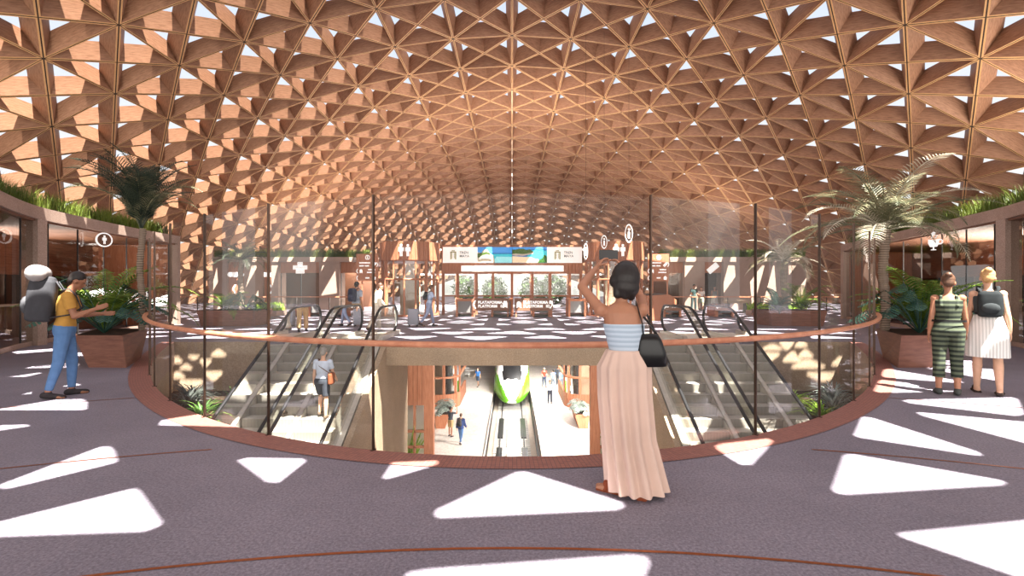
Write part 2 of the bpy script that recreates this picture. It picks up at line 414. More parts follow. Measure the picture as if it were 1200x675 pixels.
# brass arcs let into the floor
for k, (R, a0, a1) in enumerate(((8.95,-60,60), (11.05,14.6,60), (11.05,-60,-14.6), (13.85,20.5,62), (13.85,-62,-20.5))):
    mb = MB(); m_ = 60
    for i in range(m_):
        q = [math.radians(a0+(a1-a0)*(i+t)/m_) for t in (0,1)]
        mb.poly([((R-.012)*math.sin(q[0]), -6.1+(R-.012)*math.cos(q[0]), .003), ((R-.012)*math.sin(q[1]), -6.1+(R-.012)*math.cos(q[1]), .003), ((R+.012)*math.sin(q[1]), -6.1+(R+.012)*math.cos(q[1]), .003), ((R+.012)*math.sin(q[0]), -6.1+(R+.012)*math.cos(q[0]), .003)])
    struct('trim_%d' % (k+2), mb, M['brass'], label='thin copper inlay line in the floor')

# walls inside the opening
for s, nme in ((-1,'left'),(1,'right')):
    mb = MB(); pts = [(s*(2.0+ (XE-2.0)*i/40), rim(2.0+(XE-2.0)*i/40)) for i in range(41)]
    for a, b in zip(pts[22:], pts[23:]): mb.poly([(*a,-.66),(*b,-.66),(*b,-7.2),(*a,-7.2)])
    struct('wall_'+nme, mb, M['tan'], label='curved tan stone wall under the rim')
    mb = MB(); mb.box(min(s*6.4,s*XE), max(s*6.4,s*XE), DF-.02, DF+.3, -7.2, -.001)
    struct('wall_back_'+nme, mb, M['tan'], label='tan stone wall beyond the escalators')
    mb = MB(); NL = lambda y: .5774*(y-14.1)
    mb.prism_yz([(2.5,-7.2),(16.6,-7.2),(16.6,-.66),(13.8,-.66),(13.8,NL(13.8)+.1),(2.5,NL(2.5)+.1)], *sorted((s*3.5, s*3.64)))
    struct('wall_centre_'+nme, mb, M['tan'], label='tan stone wall flanking the escalators')
mb = MB(); mb.box(-3.66,3.66,DF-.03,DF,-.66,-.002); struct('wall_back', mb, M['tan'], label='tan stone edge of the concourse slab')
mb = MB(); mb.box(-24,24,70,70.3,-7.6,-.66); struct('wall_lower_back', mb, M['whitep'])
for s, nme in ((-1,'lower_left'),(1,'lower_right')):
    mb = MB(); mb.box(*sorted((s*13, s*13.3)),16,70,-7.6,-.66); struct('wall_'+nme, mb, M['tan'])

# ------------------------------------------------------------------ the timber grid vault
SX = 2.7; LY = 3.1; Y0 = 13.3
def vz(k, y):
    z = EYE + SX*(4.27 - .037*k*k)
    if y > 52: z -= .0065*(y-52)**2
    return z
def node(k, j):
    y = Y0 + j*LY + .12*abs(k); return Vector((k*SX, y, vz(k, y)))
def coffer(mb, A, B, C, depth, ratio):
    c = (A+B+C)/3; n = (B-A).cross(C-A).normalized()
    if n.z < 0: n = -n
    P = [A,B,C]; f = lambda q, t, h=0: c + (q-c)*t + n*h
    for i in range(3):
        p, q = P[i], P[(i+1)%3]; e = (q-p).length
        mb.poly([f(p,1), f(q,1), f(q,.972), f(p,.972)], 2)
        mb.poly([f(p,.972), f(q,.972), f(q,.90), f(p,.90)], 1, [(0,0),(e,0),(e,.1),(0,.1)])
        mb.poly([f(p,.90), f(q,.90), f(q,ratio,depth), f(p,ratio,depth)], 0, [(0,0),(e,0),(e*.72,depth*1.2),(e*.28,depth*1.2)])
mb = MB(); KM = 12; JM = 24
for k in range(-KM, KM):
    for j in range(JM):
        a, b, c_, d_ = node(k,j), node(k+1,j), node(k+1,j+1), node(k,j+1)
        m = (a+b+c_+d_)/4
        tr = [(a,b,m),(b,c_,m),(c_,d_,m),(d_,a,m)]
        for t in tr: coffer(mb, *t, .55, .46)
ceil = struct('ceiling', mb, [M['roof'], M['rooflight'], M['seam']], label='timber grid vault of triangular coffers')

mb = MB()
for k in range(-KM, KM):
    a, b = node(k,0), node(k+1,0); mb.poly([a, b, (b.x,b.y,14.02), (a.x,a.y,14.02)])
struct('ceiling_gable', mb, M['roof'], label='timber gable closing the front of the grid vault')

# the roof over the viewer: an unseen deck, its holes shaped to cast the sun patches
HZ = 14.0
def up(p): return (p[0] - SUN.x*HZ, p[1] - SUN.y*HZ)
spots_px = [
 [(-80,633),(0,629),(170,623),(186,617),(189,613),(164,577),(158,573),(148,575),(0,612)],
 [(-6,571),(118,524),(128,524),(133,528),(137,541),(134,543),(10,573)],
 [(-30,500),(30,498),(34,500),(0,505),(-30,507)],
 [(-8,481),(65,469),(96,468),(102,472),(101,480),(96,481)],
 [(279,540),(290,537),(354,538),(358,541),(326,566),(313,565)],
 [(449,560),(452,562),(464,559),(512,545),(512,541),(460,543)],
 [(510,603),(512,598),(605,554),(615,553),(622,555),(728,589),(731,594),(722,598),(525,607),(514,607)],
 [(470,690),(478,672),(500,668),(740,651),(757,653),(760,660),(748,690)],
 [(976,573),(979,565),(989,535),(993,533),(1002,533),(1172,563),(1178,566),(1172,569),(990,580),(979,578)],
 [(1053,627),(1060,625),(1228,608),(1240,614),(1262,690),(1250,696),(1060,631)],
 [(1001,510),(1003,507),(1010,490),(1014,489),(1022,490),(1146,530),(1150,534),(1142,534),(1006,513)],
 [(1074,484),(1082,484),(1215,496),(1225,500),(1235,520),(1225,526),(1082,488)],
 [(1058,470),(1064,469),(1186,466),(1192,468),(1200,486),(1190,488),(1066,473)],
 [(838,524),(846,521),(900,515),(905,518),(880,545),(868,545),(842,529)],
 [(1024,459),(1025,457),(1030,447),(1034,446),(1080,451),(1136,457),(1136,459),(1030,461)],
 [(1033,440),(1036,434),(1042,433),(1126,447),(1128,449),(1120,449),(1036,443)],
 [(1080,429),(1088,428),(1163,433),(1168,435),(1174,446),(1170,447),(1088,433)],
 [(1078,424),(1084,423),(1138,423),(1143,426),(1145,430),(1138,431)],
 [(14,413),(20,412),(62,409),(68,410),(60,412),(20,415)],
 [(26,463),(32,461),(90,450),(95,452),(94,456),(88,457)],
 [(30,432),(38,430),(88,425),(92,427),(91,431),(86,431)],
 [(10,442),(20,441),(46,437),(48,438),(30,442)],
 [(60,417),(68,416),(112,412),(114,414),(108,418)],
]
holes = [[ground(px,py) for px,py in q] for q in spots_px]
rnd = random.Random(4)
def in_void(x, d): return rim(x)-.3 < d < DF+.6
r = 0; y = 4.2
def in_poly(p, poly):
    c = False
    for i in range(len(poly)):
        a, b = poly[i-1], poly[i]
        if (a[1] > p[1]) != (b[1] > p[1]) and p[0] < (b[0]-a[0])*(p[1]-a[1])/(b[1]-a[1])+a[0]: c = not c
    return c
big = []
for q in holes:
    cx = sum(p[0] for p in q)/len(q); cy = sum(p[1] for p in q)/len(q)
    big.append((cx, cy, max(math.hypot(p[0]-cx, p[1]-cy) for p in q)))
while y < 18.2:
    xx = -23 + (1.05 if r % 2 else 0)
    while xx < 23:
        cx = xx + rnd.uniform(-.12,.12); cy = y + rnd.uniform(-.1,.1); xx += 2.1
        if not in_void(cx, cy) and cy < 8.8: continue
        if 12.7 < cy < 14.6 and (abs(cx) < 4.6 or 5.6 < abs(cx) < 10.6): continue
        if cx < -9.5 and cy < 14.5 or cx > 11.8 and cy < 14.5: continue
        if any(math.hypot(cx-b[0], cy-b[1]) < b[2]+1.0 for b in big): continue
        sz = rnd.uniform(.62,.8); fl = 1 if rnd.random() < .62 else -1; ra = rnd.uniform(-.15,.15)
        tri = []
        for t in range(3):
            for dt in (-.16,.16):
                a = ra + PI/2*fl + t*2*PI/3 + dt; tri.append((cx + 1.15*sz*math.cos(a), cy + .85*sz*math.sin(a)))
        holes.append(tri)
    y += 1.55; r += 1
for cx, cy, w_, h_, f_ in [(194,418,9,7,-1),(207,423,9,6,1),(218,431,10,5,1),(227,419,9,4,-1),(241,425,9,7,-1),(208,441,12,6,1),(224,452,18,12,-1),(256,415,12,6,1),(250,440,14,8,-1),
        (922,404,11,8,-1),(939,404,10,6,1),(944,416,12,7,1),(929,420,15,9,1),(947,428,26,8,1),(905,408,16,5,1),(900,418,18,8,-1),(965,441,26,8,-1),(985,425,14,8,1)]:
    yw = DF-.02; t_ = []
    for a_ in range(3):
        for da in (-.2,.2):
            an_ = PI/2*f_ + a_*2*PI/3 + da; px, py = cx + .85*w_*math.cos(an_), cy - .8*h_*math.sin(an_)
            P = Vector((gx(px,yw), yw, gz(py,yw))); Q = P - SUN*(HZ-P.z); t_.append((Q.x + SUN.x*HZ, Q.y + SUN.y*HZ))
    holes.append(t_)
deck = obj('ceiling_sun_mask', fill2d([(-34,-26),(34,-26),(34,14.4),(-34,14.4)], [[up(p) for p in q] for q in holes], HZ, 0), M['roof'])
tag(deck, 'unseen timber roof deck with holes shaped to cast the sun patches', kind='structure')

# ------------------------------------------------------------------ balustrade round the opening
bal = thing('glass_balustrade', 'tall curved glass balustrade with a copper brown handrail around the opening', 'balustrade', (0,D0,0))
ST = 1.29; NP = 8
mp = MB(); mp.box(-.008,.008,-.012,.012,.0,2.36); mp.box(-.014,.014,-.03,.03,.0,.012); mp.box(-.01,.01,-.035,.04,.98,1.02)
pm = mp.mesh('post')
for i in range(-NP, NP+1):
    if i == 0: continue
    x = x_at(i*ST); o = obj('post', pm, M['post'], bal); o.location = (x, rim(x)+.03-D0, 0); o.rotation_euler = (0,0,math.atan(2*KR*x))
for i in range(-NP, NP):
    mb = MB(); q = []
    for t in range(7):
        x = x_at((i + .012 + .976*t/6)*ST); q.append((x, rim(x)+.03))
    for a, b in zip(q, q[1:]): mb.poly([(*a,.02),(*b,.02),(*b,2.34),(*a,2.34)])
    g = obj('glass_panel', mb, M['glass'], bal, smooth=True)
path = []
for i in range(-66, 67):
    x = x_at(i*ST*NP/66.0); p = offs(x, .05); path.append((p[0], p[1], 1.0))
def curl(p, q):
    d = (Vector(p)-Vector(q)).normalized(); s = -1 if p[0] < 0 else 1
    return [tuple(Vector(p)+d*.10+Vector((-s*.0,0,0))), tuple(Vector(p)+d*.2+Vector((-s*.06,0,0))), tuple(Vector(p)+d*.22+Vector((-s*.16,-.02,0)))]
path = list(reversed(curl(path[0], path[1]))) + path + curl(path[-1], path[-2])
mb = MB(); mb.tube(path, .036, 10, flat=.8); obj('handrail', mb, M['rail'], bal, smooth=True)
# low glass rails at the far side of the hall
for s, where in ((-1,'left'),(1,'right')):
    t = thing('railing', 'low glass railing with thin copper rail in front of the %s stone building' % where, 'railing', (s*15,28.5,0))
    mb = MB(); mb.box(*sorted((s*8.6,s*22)),28.48,28.54,.96,1.02); obj('handrail', mb, M['rail'], t)
    mb = MB(); mb.poly([(s*8.6,28.5,.05),(s*22,28.5,.05),(s*22,28.5,.95),(s*8.6,28.5,.95)]); obj('glass_panel', mb, M['glass'], t)
    for i in range(8):
        mb = MB(); x = s*(8.62+i*1.9); mb.box(x-.02,x+.02,28.49,28.53,0,.96); obj('post', mb, M['post'], t)

# ------------------------------------------------------------------ escalators
def esc_line(y): return min(0.0, max(-7.2, .5774*y))
EB = -12.47
def make_escalator(label):
    t = thing('escalator', label, 'escalator', (0,14.1,0), 0, 'escalators between concourse and platform')
    hw = .565
    top = []                                      # handrail centre line, far end first
    for a in range(-60, 91, 15): top.append((1.72+.40*math.cos(math.radians(a)), .55+.40*math.sin(math.radians(a))))
    top = [(1.72,.13)] + top
    top += [(.5,.95),(.25,.94),(0,.88),(-.2,.79)]
    top += [(EB+.3,-7.2+.95+.16),(EB+.05,-7.2+.95+.07),(EB-.2,-7.2+.95),(EB-.7,-7.2+.95)]
    for a in range(90, 241, 30): top.append((EB-.75+.38*math.cos(math.radians(a)), -7.2+.57+.38*math.sin(math.radians(a))))
    lo = lambda y: esc_line(y)+.13
    bot = [(EB-1.1,-7.2+.13),(EB,-7.2+.14),(EB+.3,-7.2+.22),(-.2,lo(-.2)+.0),(.15,.13),(1.75,.13)]
    for s in (-1, 1):
        mb = MB(); mb.poly([(s*hw,y,z-.02) for y,z in top] + [(s*hw,y,z) for y,z in bot]); obj('balustrade_glass', mb, M['eglass'], t, False)
        mb = MB(); mb.tube([(s*hw,y,z) for y,z in top], .042, 8, flat=.8); obj('handrail', mb, M['rubber'], t, False, True)
        pr = [(EB-1.3,-7.2),(EB-1.3,-7.07),(EB,-7.07),(0,.13),(2.15,.13),(2.15,.0),(2.15,-.3),(.25,-.3),(EB+.3,-7.2)]
        mb = MB(); mb.prism_yz([(y, z) for y, z in pr], *sorted((s*.5, s*.525))); obj('skirt_panel', mb, M['steel'], t, False)
        mb = MB()
        for (y0,z0),(y1,z1) in zip(pr[1:4], pr[2:5]):
            mb.grid([[(s*.5,y0,z0-.03),(s*.5,y0,z0),(s*.68,y0,z0),(s*.68,y0,z0-.03)],[(s*.5,y1,z1-.03),(s*.5,y1,z1),(s*.68,y1,z1),(s*.68,y1,z1-.03)]],0,True,True,True)
        obj('deck', mb, M['steel'], t, False)
        mb = MB(); mb.prism_yz([(EB-1.3,-7.2),(EB-1.3,-7.09),(EB,-7.09),(0,.11),(2.15,.11),(2.15,0),(2.1,-.62),(.9,-.62),(EB+1.9,-7.2)], *sorted((s*.645, s*.675))); obj('side_cladding', mb, M['deck'], t, False)
    mb = MB(); mb.box(-.5,.5,0,2.4,-.02,.012); obj('landing_plate', mb, M['steel'], t, False); mb = MB(); mb.box(-.5,.5,EB-1.3,EB,-7.2,-7.185); obj('landing_plate', mb, M['steel'], t, False)
    sm = MB(); sm.box(-.49,.49,0,.352,-.24,0)
    me = sm.mesh('step')
    for p in me.polygons: p.material_index = 0 if p.normal.z > .5 else 1
    me.materials.append(M['tread']); me.materials.append(M['riser'])
    nstep = 36
    for i in range(nstep):
        o = obj('step', me, [], t); o.location = (0, EB*(i+1)/nstep, -7.2*(i+.5)/nstep)
    return t
XS = (-5.705, -4.345, 4.345, 5.705)
EL = ['outermost escalator on the left, nearest the planted wall, empty',
      'left escalator carrying a person in a pale shirt with a brown shoulder bag',
      'right escalator nearest the central opening, beside the woman in the long skirt',
      'outermost escalator on the right, next to the planting of grey leaves']
e0 = make_escalator(EL[0]); e0.location.x = XS[0]
for i in (1,2,3): dup(e0, (XS[i],14.1,0), 0, EL[i])
# ------------------------------------------------------------------ stone buildings with planted roofs (left and right, near)
def offset_line(pts, dx): return [(x+dx, y) for x, y in pts]
def smoothline(pts, n=6):
    out = []
    for i in range(len(pts)-1):
        p0 = Vector(pts[max(i-1,0)]); p1 = Vector(pts[i]); p2 = Vector(pts[i+1]); p3 = Vector(pts[min(i+2,len(pts)-1)])
        for j in range(n):
            t = j/n; out.append(tuple(.5*((2*p1)+(-p0+p2)*t+(2*p0-5*p1+4*p2-p3)*t*t+(-p0+3*p1-3*p2+p3)*t**3)))
    out.append(tuple(pts[-1])); return out
def at_y(line, y):
    for a, b in zip(line, line[1:]):
        if a[1] <= y <= b[1]: return a[0] + (b[0]-a[0])*(y-a[1])/(b[1]-a[1])
    return line[-1][0] if y > line[-1][1] else line[0][0]
def grass_strip(name, label, line, w, z, n, h, s, seed):
    r = random.Random(seed); mb = MB(); L = []
    for a, b in zip(line, line[1:]): L.append(math.hypot(b[0]-a[0], b[1]-a[1]))
    tot = sum(L)
    for i in range(n):
        q = r.random()*tot; k = 0
        while q > L[k]: q -= L[k]; k += 1
        t = q/L[k]; a, b = line[k], line[k+1]
        x = a[0]+(b[0]-a[0])*t + s*r.random()*w; y = a[1]+(b[1]-a[1])*t + r.uniform(-.05,.05)
        hh = h*r.uniform(.55,1.2); az = r.uniform(0,2*PI); le = r.uniform(.15,.6)*hh; wd = .006*h/.35
        dx, dy = math.cos(az)*le, math.sin(az)*le; px, py = -math.sin(az)*wd, math.cos(az)*wd
        mb.poly([(x-px,y-py,z),(x+px,y+py,z),(x+dx*.4+px*.7,y+dy*.4+py*.7,z+hh*.6),(x+dx*.4-px*.7,y+dy*.4-py*.7,z+hh*.6)])
        mb.poly([(x+dx*.4-px*.7,y+dy*.4-py*.7,z+hh*.6),(x+dx*.4+px*.7,y+dy*.4+py*.7,z+hh*.6),(x+dx,y+dy,z+hh*.92)])
    o = obj(name, mb, M['grass'], None, loc=(line[0][0], line[0][1], z)); tag(o, label, 'grass', kind='stuff'); return o
def near_building(s, ctrl, pillars, label, gl_label):
    line = smoothline(ctrl); t = thing('stone_building', label, 'building', (line[0][0]+s*3, line[0][1], 0))
    ZT = 3.62; ZF = 3.3
    def strip(mb, l, z0, z1, th):
        for a, b in zip(l, l[1:]):
            mb.grid([[(a[0],a[1],z0),(a[0]+s*th,a[1],z0),(a[0]+s*th,a[1],z1),(a[0],a[1],z1)],[(b[0],b[1],z0),(b[0]+s*th,b[1],z0),(b[0]+s*th,b[1],z1),(b[0],b[1],z1)]],0,True,a is l[0],b is l[-1])
    mb = MB(); strip(mb, line, ZF, ZT, .4); obj('fascia', mb, M['pinkstone'], t)
    e = line[-1]
    mb = MB(); mb.prism([(x+s*.3,y) for x,y in line] + [(e[0]+s*9,e[1]), (line[0][0]+s*12,line[0][1])], ZF+.05, ZT-.06); obj('roof_slab', mb, M['soil'], t)
    mb = MB(); mb.prism([(x+s*.1,y) for x,y in line] + [(e[0]+s*9,e[1]-.02), (line[0][0]+s*11,line[0][1])], ZF-.05, ZF+.04); obj('soffit', mb, M['woodh'], t)
    for y in pillars:
        x = at_y(line, y); mb = MB(); mb.box(*sorted((x-s*.02, x+s*.42)), y-.13, y+.13, 0, ZF); obj('pillar', mb, M['pinkstone'], t)
    x = e[0]; mb = MB(); mb.box(*sorted((x, x+s*.42)), e[1]-.2, e[1], 0, ZF); obj('pillar', mb, M['pinkstone'], t)
    mb = MB(); mb.box(*sorted((x+s*.3, x+s*9)), e[1]-.25, e[1], 0, ZF); obj('end_wall', mb, M['wood'], t)
    gl = offset_line(line, s*.2)
    # glazing in panes with slim joints
    y = line[0][1]; ys = []
    while y < e[1]-.3: ys.append(y); y += 1.25
    ys.append(e[1]-.2)
    for a, b in zip(ys, ys[1:]):
        xa, xb = at_y(gl,a), at_y(gl,b); mb = MB(); mb.poly([(xa,a+.01,.12),(xb,b-.01,.12),(xb,b-.01,ZF-.02),(xa,a+.01,ZF-.02)]); obj('glass_panel', mb, M['kglass'], t)
        mb = MB(); mb.box(*sorted((xa-s*.005, xa+s*.03)), a-.012, a+.012, .1, ZF-.02); obj('mullion', mb, M['dark'], t)
    mb = MB(); strip(mb, offset_line(gl, -s*.03), 0, .12, .1); obj('sill', mb, M['pinkstone'], t)
    mb = MB(); strip(mb, offset_line(line, s*3.4), 1.95, ZF-.04, .12); obj('bulkhead', mb, M['woodh'], t)
    mb = MB(); strip(mb, offset_line(line, s*5.4), 0, ZF-.04, .15); obj('back_wall', mb, M['wooddark'], t)
    mb = MB(); strip(mb, offset_line(line, s*2.2), 0, .95, .5); obj('counter', mb, M['wooddark'], t)
    mb = MB(); strip(mb, offset_line(line, s*2.15), .95, 1.0, .62); obj('counter_top', mb, M['whitep'], t)
    for k, y in enumerate(ys[1:-1:2]):
        mb = MB(); xx = at_y(line,y)+s*4.2; mb.box(xx-.5,xx+.5,y-.05,y+.05,0.02,2.1); obj('display_panel', mb, M['dark'] if k%2 else M['tan'], t)
    return t, line
LB, lineL = near_building(-1, [(-9.6,8.6),(-11.15,10.8),(-12.35,13.0),(-12.95,15.5),(-13.4,18.0),(-13.6,20.3)], [13.0],
    'left stone building with dark glass shopfront, round person sign and planted roof', '')
RB, lineR = near_building(1, [(10.4,8.6),(11.95,11.2),(12.85,13.0),(13.75,16.0),(14.9,20.0),(16.2,24.4)], [13.0],
    'right stone building with glass shopfront, white cup sign and planted roof', '')
for k in range(3):
    pass
grass_strip('roof_grass', 'long green grass on the roof of the left glass-fronted building', offset_line(lineL,-.35), 2.2, 3.56, 14000, .66, -1, 3)
grass_strip('roof_grass', 'long green grass on the roof of the right glass-fronted building', offset_line(lineR,.35), 2.2, 3.56, 16000, .66, 1, 4)

# icons drawn from flat outlines (xy drawing, later stood up)
def disc(mb, cx, cy, r, seg=20, sx=1):
    mb.poly([(cx+sx*r*math.cos(2*PI*i/seg), cy+r*math.sin(2*PI*i/seg), 0) for i in range(seg)])
def ring(mb, cx, cy, r0, r1, seg=28, sx=1):
    for i in range(seg):
        a, b = 2*PI*i/seg, 2*PI*(i+1)/seg
        mb.poly([(cx+sx*r0*math.cos(a),cy+r0*math.sin(a),0),(cx+sx*r1*math.cos(a),cy+r1*math.sin(a),0),(cx+sx*r1*math.cos(b),cy+r1*math.sin(b),0),(cx+sx*r0*math.cos(b),cy+r0*math.sin(b),0)])
def rect(mb, x0, y0, x1, y1): mb.poly([(x0,y0,0),(x1,y0,0),(x1,y1,0),(x0,y1,0)])
def icon_person(mb, cx, cy, h):
    disc(mb, cx, cy+h*.40, h*.11); rect(mb, cx-h*.14, cy-h*.08, cx+h*.14, cy+h*.26)
    rect(mb, cx-h*.11, cy-h*.5, cx-h*.015, cy-h*.08); rect(mb, cx+h*.015, cy-h*.5, cx+h*.11, cy-h*.08)
    rect(mb, cx-h*.22, cy-h*.1, cx-h*.155, cy+h*.24); rect(mb, cx+h*.155, cy-h*.1, cx+h*.22, cy+h*.24)
def icon_train(mb, cx, cy, h):
    pts = [(cx-h*.32, cy-h*.36)] + [(cx+h*.32*math.cos(a), cy+h*.12+h*.32*math.sin(a)) for a in [PI - PI*i/10 for i in range(11)]] + [(cx+h*.32, cy-h*.36)]
    mb.poly([(x,y,0) for x,y in pts])
    mb.poly([(cx-h*.30,cy-h*.36,0),(cx-h*.12,cy-h*.36,0),(cx-h*.2,cy-h*.5,0),(cx-h*.38,cy-h*.5,0)]); mb.poly([(cx+h*.12,cy-h*.36,0),(cx+h*.30,cy-h*.36,0),(cx+h*.38,cy-h*.5,0),(cx+h*.2,cy-h*.5,0)])
def chevron(mb, cx, cy, h, s, w=.14):
    d = h*.28*s; w = h*w
    for q in (1,-1): mb.poly([(cx-d/2, cy+q*h/2, 0), (cx-d/2+w*1.2*s, cy+q*h/2, 0), (cx+d/2+w*1.2*s, cy, 0), (cx+d/2, cy, 0)])
def stand(mb, x, y, z, rz=0): return mb.xform(upright(x, y, z, rz))

# round person sign and cup sign hung at the shopfronts
def sign_base(name, label, x, y, z, cat='sign', group=None): return thing(name, label, cat, (x,y,z), 0, group)
y = 15.6; x = at_y(lineL, y)-.0; rz = PI/2*.72
def flat(name, draw, mat, parent, x, y, z, rz=0, th=0):
    mb = MB(); draw(mb)
    if th: 
        top = [tuple(p) for p in mb.v]
        mb2 = MB()
        for f in mb.f:
            q = [mb.v[i] for i in f]; mb2.grid([[(a,b,-th) for a,b,c in q],[(a,b,0) for a,b,c in q]],0,True,True,True)
        mb = mb2
    stand(mb, x, y, z, rz); return obj(name, mb, mat, parent)
t = sign_base('round_sign', 'round brown sign with white person symbol on the left shopfront glass', x+.12, y, 3.02)
flat('sign_plate', lambda m: disc(m,0,0,.215,28), M['wooddark'], t, x+.12, y, 3.02, rz, .03)
flat('sign_ring', lambda m: ring(m,0,0,.19,.225), M['white'], t, x+.125, y, 3.02, rz, .04)
flat('symbol', lambda m: icon_person(m,0,0,.27), M['white'], t, x+.135, y-.01, 3.02, rz)
# cup
y = 16.1; x = at_y(lineR, y)
def cup(m):
    m.poly([(-.17,.08,0),(-.17,-.05,0),(-.12,-.16,0),(.06,-.16,0),(.11,-.05,0),(.11,.08,0)]); ring(m,.13,0,.05,.09,16)
    rect(m,-.10,-.27,.04,-.24); rect(m,-.05,-.25,-.01,-.16)
    m.poly([(-.10,.12,0),(-.06,.12,0),(-.02,.24,0),(-.06,.24,0)]); m.poly([(0,.12,0),(.04,.12,0),(.08,.22,0),(.04,.22,0)]); disc(m,-.03,.27,.06,12)
o = MB(); cup(o); stand(o, x-.03, y, 3.0, -PI/2*.62)
o = obj('cup_sign', o, M['white'], None, loc=(x-.03,y,3.0)); tag(o, 'white cup symbol with steam on the right shopfront glass', 'sign')

# ------------------------------------------------------------------ stone buildings at the back with planted roofs
def back_building(s, label, spans, y, z1=3.62):
    """spans: (x0,x1,kind) from the middle outward, s = side"""
    xs = [a for a,_,_ in spans] + [spans[-1][1]]
    t = thing('stone_building', label, 'building', ((xs[0]+xs[-1])/2, y, 0))
    lo, hi = sorted((xs[0], xs[-1]))
    mb = MB(); mb.box(lo, hi, y-.1, y+8, z1-.32, z1); obj('roof_slab', mb, M['pinkstone'], t)
    mb = MB(); mb.box(lo+.1, hi-.1, y+5, y+5.2, 0, z1-.32); obj('back_wall', mb, M['wooddark'], t)
    for a, b, kind in spans:
        a, b = sorted((a,b))
        if kind == 'stone': mb = MB(); mb.box(a, b, y, y+1.2, 0, z1-.32); obj('pillar', mb, M['pinkstone'], t)
        elif kind == 'wood': mb = MB(); mb.box(a, b, y+.2, y+.5, 0, z1-.32); obj('wall_panel', mb, M['wood'], t)
        else:
            mb = MB(); mb.box(a, b, y+.35, y+.5, 2.55, z1-.32); obj('bulkhead', mb, M['wood'], t)
            n = max(1, round((b-a)/1.3)); g = None
            for i in range(n):
                xa, xb = a+(b-a)*i/n, a+(b-a)*(i+1)/n
                mb = MB(); mb.poly([(xa+.02,y+.4,.05),(xb-.02,y+.4,.05),(xb-.02,y+.4,2.55),(xa+.02,y+.4,2.55)]); obj('glass_panel', mb, M['kglass'], t)
                mb = MB(); mb.box(xa-.03,xa+.03,y+.36,y+.44,0,2.55); obj('mullion', mb, M['dark'], t)
    return t
YB = 34.0; q = lambda px: gx(px, YB)
back_building(-1, 'left stone building at the back with dark doorway and planted roof', [(q(416),q(397.5),'glass'),(q(397.5),q(374),'stone'),(q(374),q(326),'glass'),(q(326),q(318),'stone'),(q(318),q(308),'wood'),(q(308),q(286),'stone'),(q(286),q(266),'wood'),(q(266),q(250),'stone')], YB)
back_building(1, 'right stone building at the back with sunlit wall, ticket doorway and planted roof', [(q(784),q(802.5),'glass'),(q(802.5),q(826),'stone'),(q(826),q(848),'glass'),(q(848),q(945),'stone')], YB)
grass_strip('roof_grass', 'green grass strip on the left building at the back', [(q(250),YB+.1),(q(340),YB+.05),(q(432),YB+.1)], .1, 3.6, 5000, .62, 1, 7)
grass_strip('roof_grass', 'green grass strip on the right building at the back', [(q(772),YB+.1),(q(850),YB+.05),(q(943),YB+.1)], .1, 3.6, 5000, .62, 1, 8)
def ticket(m):
    a = math.radians(40); R = lambda x,y: (x*math.cos(a)-y*math.sin(a), x*math.sin(a)+y*math.cos(a), 0)
    m.poly([R(-.42,-.2),R(.42,-.2),R(.42,.2),R(-.42,.2)])
o = MB(); ticket(o); stand(o, q(837.5), YB+.3, gz(314.5,YB)); o = obj('ticket_sign', o, M['white'], None, loc=(q(837.5),YB+.3,gz(314.5,YB))); tag(o, 'white tilted ticket symbol over the doorway of the right back building', 'sign')
def cross(m):
    disc(m,0,.28,.2,12); rect(m,-.5,-.12,.5,.16); rect(m,-.3,-.4,.3,-.1)
o = MB(); cross(o); stand(o, q(349.5), YB+.3, gz(314,YB)); o = obj('door_symbol', o, M['white'], None, loc=(q(349.5),YB+.3,gz(314,YB))); tag(o, 'white rounded symbol over the doorway of the left back building', 'sign')
for px, s_, lb in ((267.5,-1,'outer left-hand'),(314,1,'inner right-hand')):
    def dr(m, s_=s_):
        for i in range(12):
            pass
        rect(m,-.42,.30,.42,.62); disc(m,-.42,.46,.16,14); disc(m,.42,.46,.16,14); chevron(m, .05*s_, -.55, .62, s_, .16)
    o = MB(); dr(o); xx = q(px + (9 if s_ < 0 else 1)); stand(o, xx, YB-.02 if s_<0 else YB+.17, gz(330,YB)); o = obj('arrow_sign', o, M['white'], None, loc=(xx,YB,gz(330,YB))); tag(o, 'white pill and arrow symbols on the left back building, %s pair' % lb, 'sign')
# bench, lawn, planter boxes by the right back building
t = thing('bench', 'pale bench with dark legs in front of the sunlit back wall', 'bench', (gx(863,31),31,0))
mb = MB(); x0, x1 = gx(850,31), gx(877,31); mb.box(x0,x1,30.7,31.4,.55,.72); obj('seat', mb, M['tan'], t)
for a in (x0+.1, x1-.2): mb = MB(); mb.box(a,a+.1,30.8,31.3,0,.55); obj('leg', mb, M['dark'], t)
def lawn(label, x0, x1, y0, y1, seed):
    t = thing('raised_bed', label, 'planter', ((x0+x1)/2,(y0+y1)/2,0))
    mb = MB(); mb.box(x0,x1,y0,y1,0,.28); obj('curb', mb, M['pinkstone'], t)
    mb = MB(); r = random.Random(seed)
    for i in range(900):
        x, y = r.uniform(x0+.05,x1-.05), r.uniform(y0+.05,y1-.05); a = r.uniform(0,6.28); h = r.uniform(.15,.5); c, s_ = math.cos(a)*.05, math.sin(a)*.05
        mb.poly([(x-c,y-s_,.27),(x+c,y+s_,.27),(x+r.uniform(-.15,.15),y+r.uniform(-.15,.15),.27+h)])
    tag(obj('grass', mb, M['lime'], t), kind='stuff'); return t
lawn('low stone bed of bright green plants near the right back building', gx(880,27), gx(938,27), 26.4, 27.6, 5)
lawn('low stone bed of bright green plants near the left back building', gx(296,27), gx(330,27), 26.4, 27.6, 6)

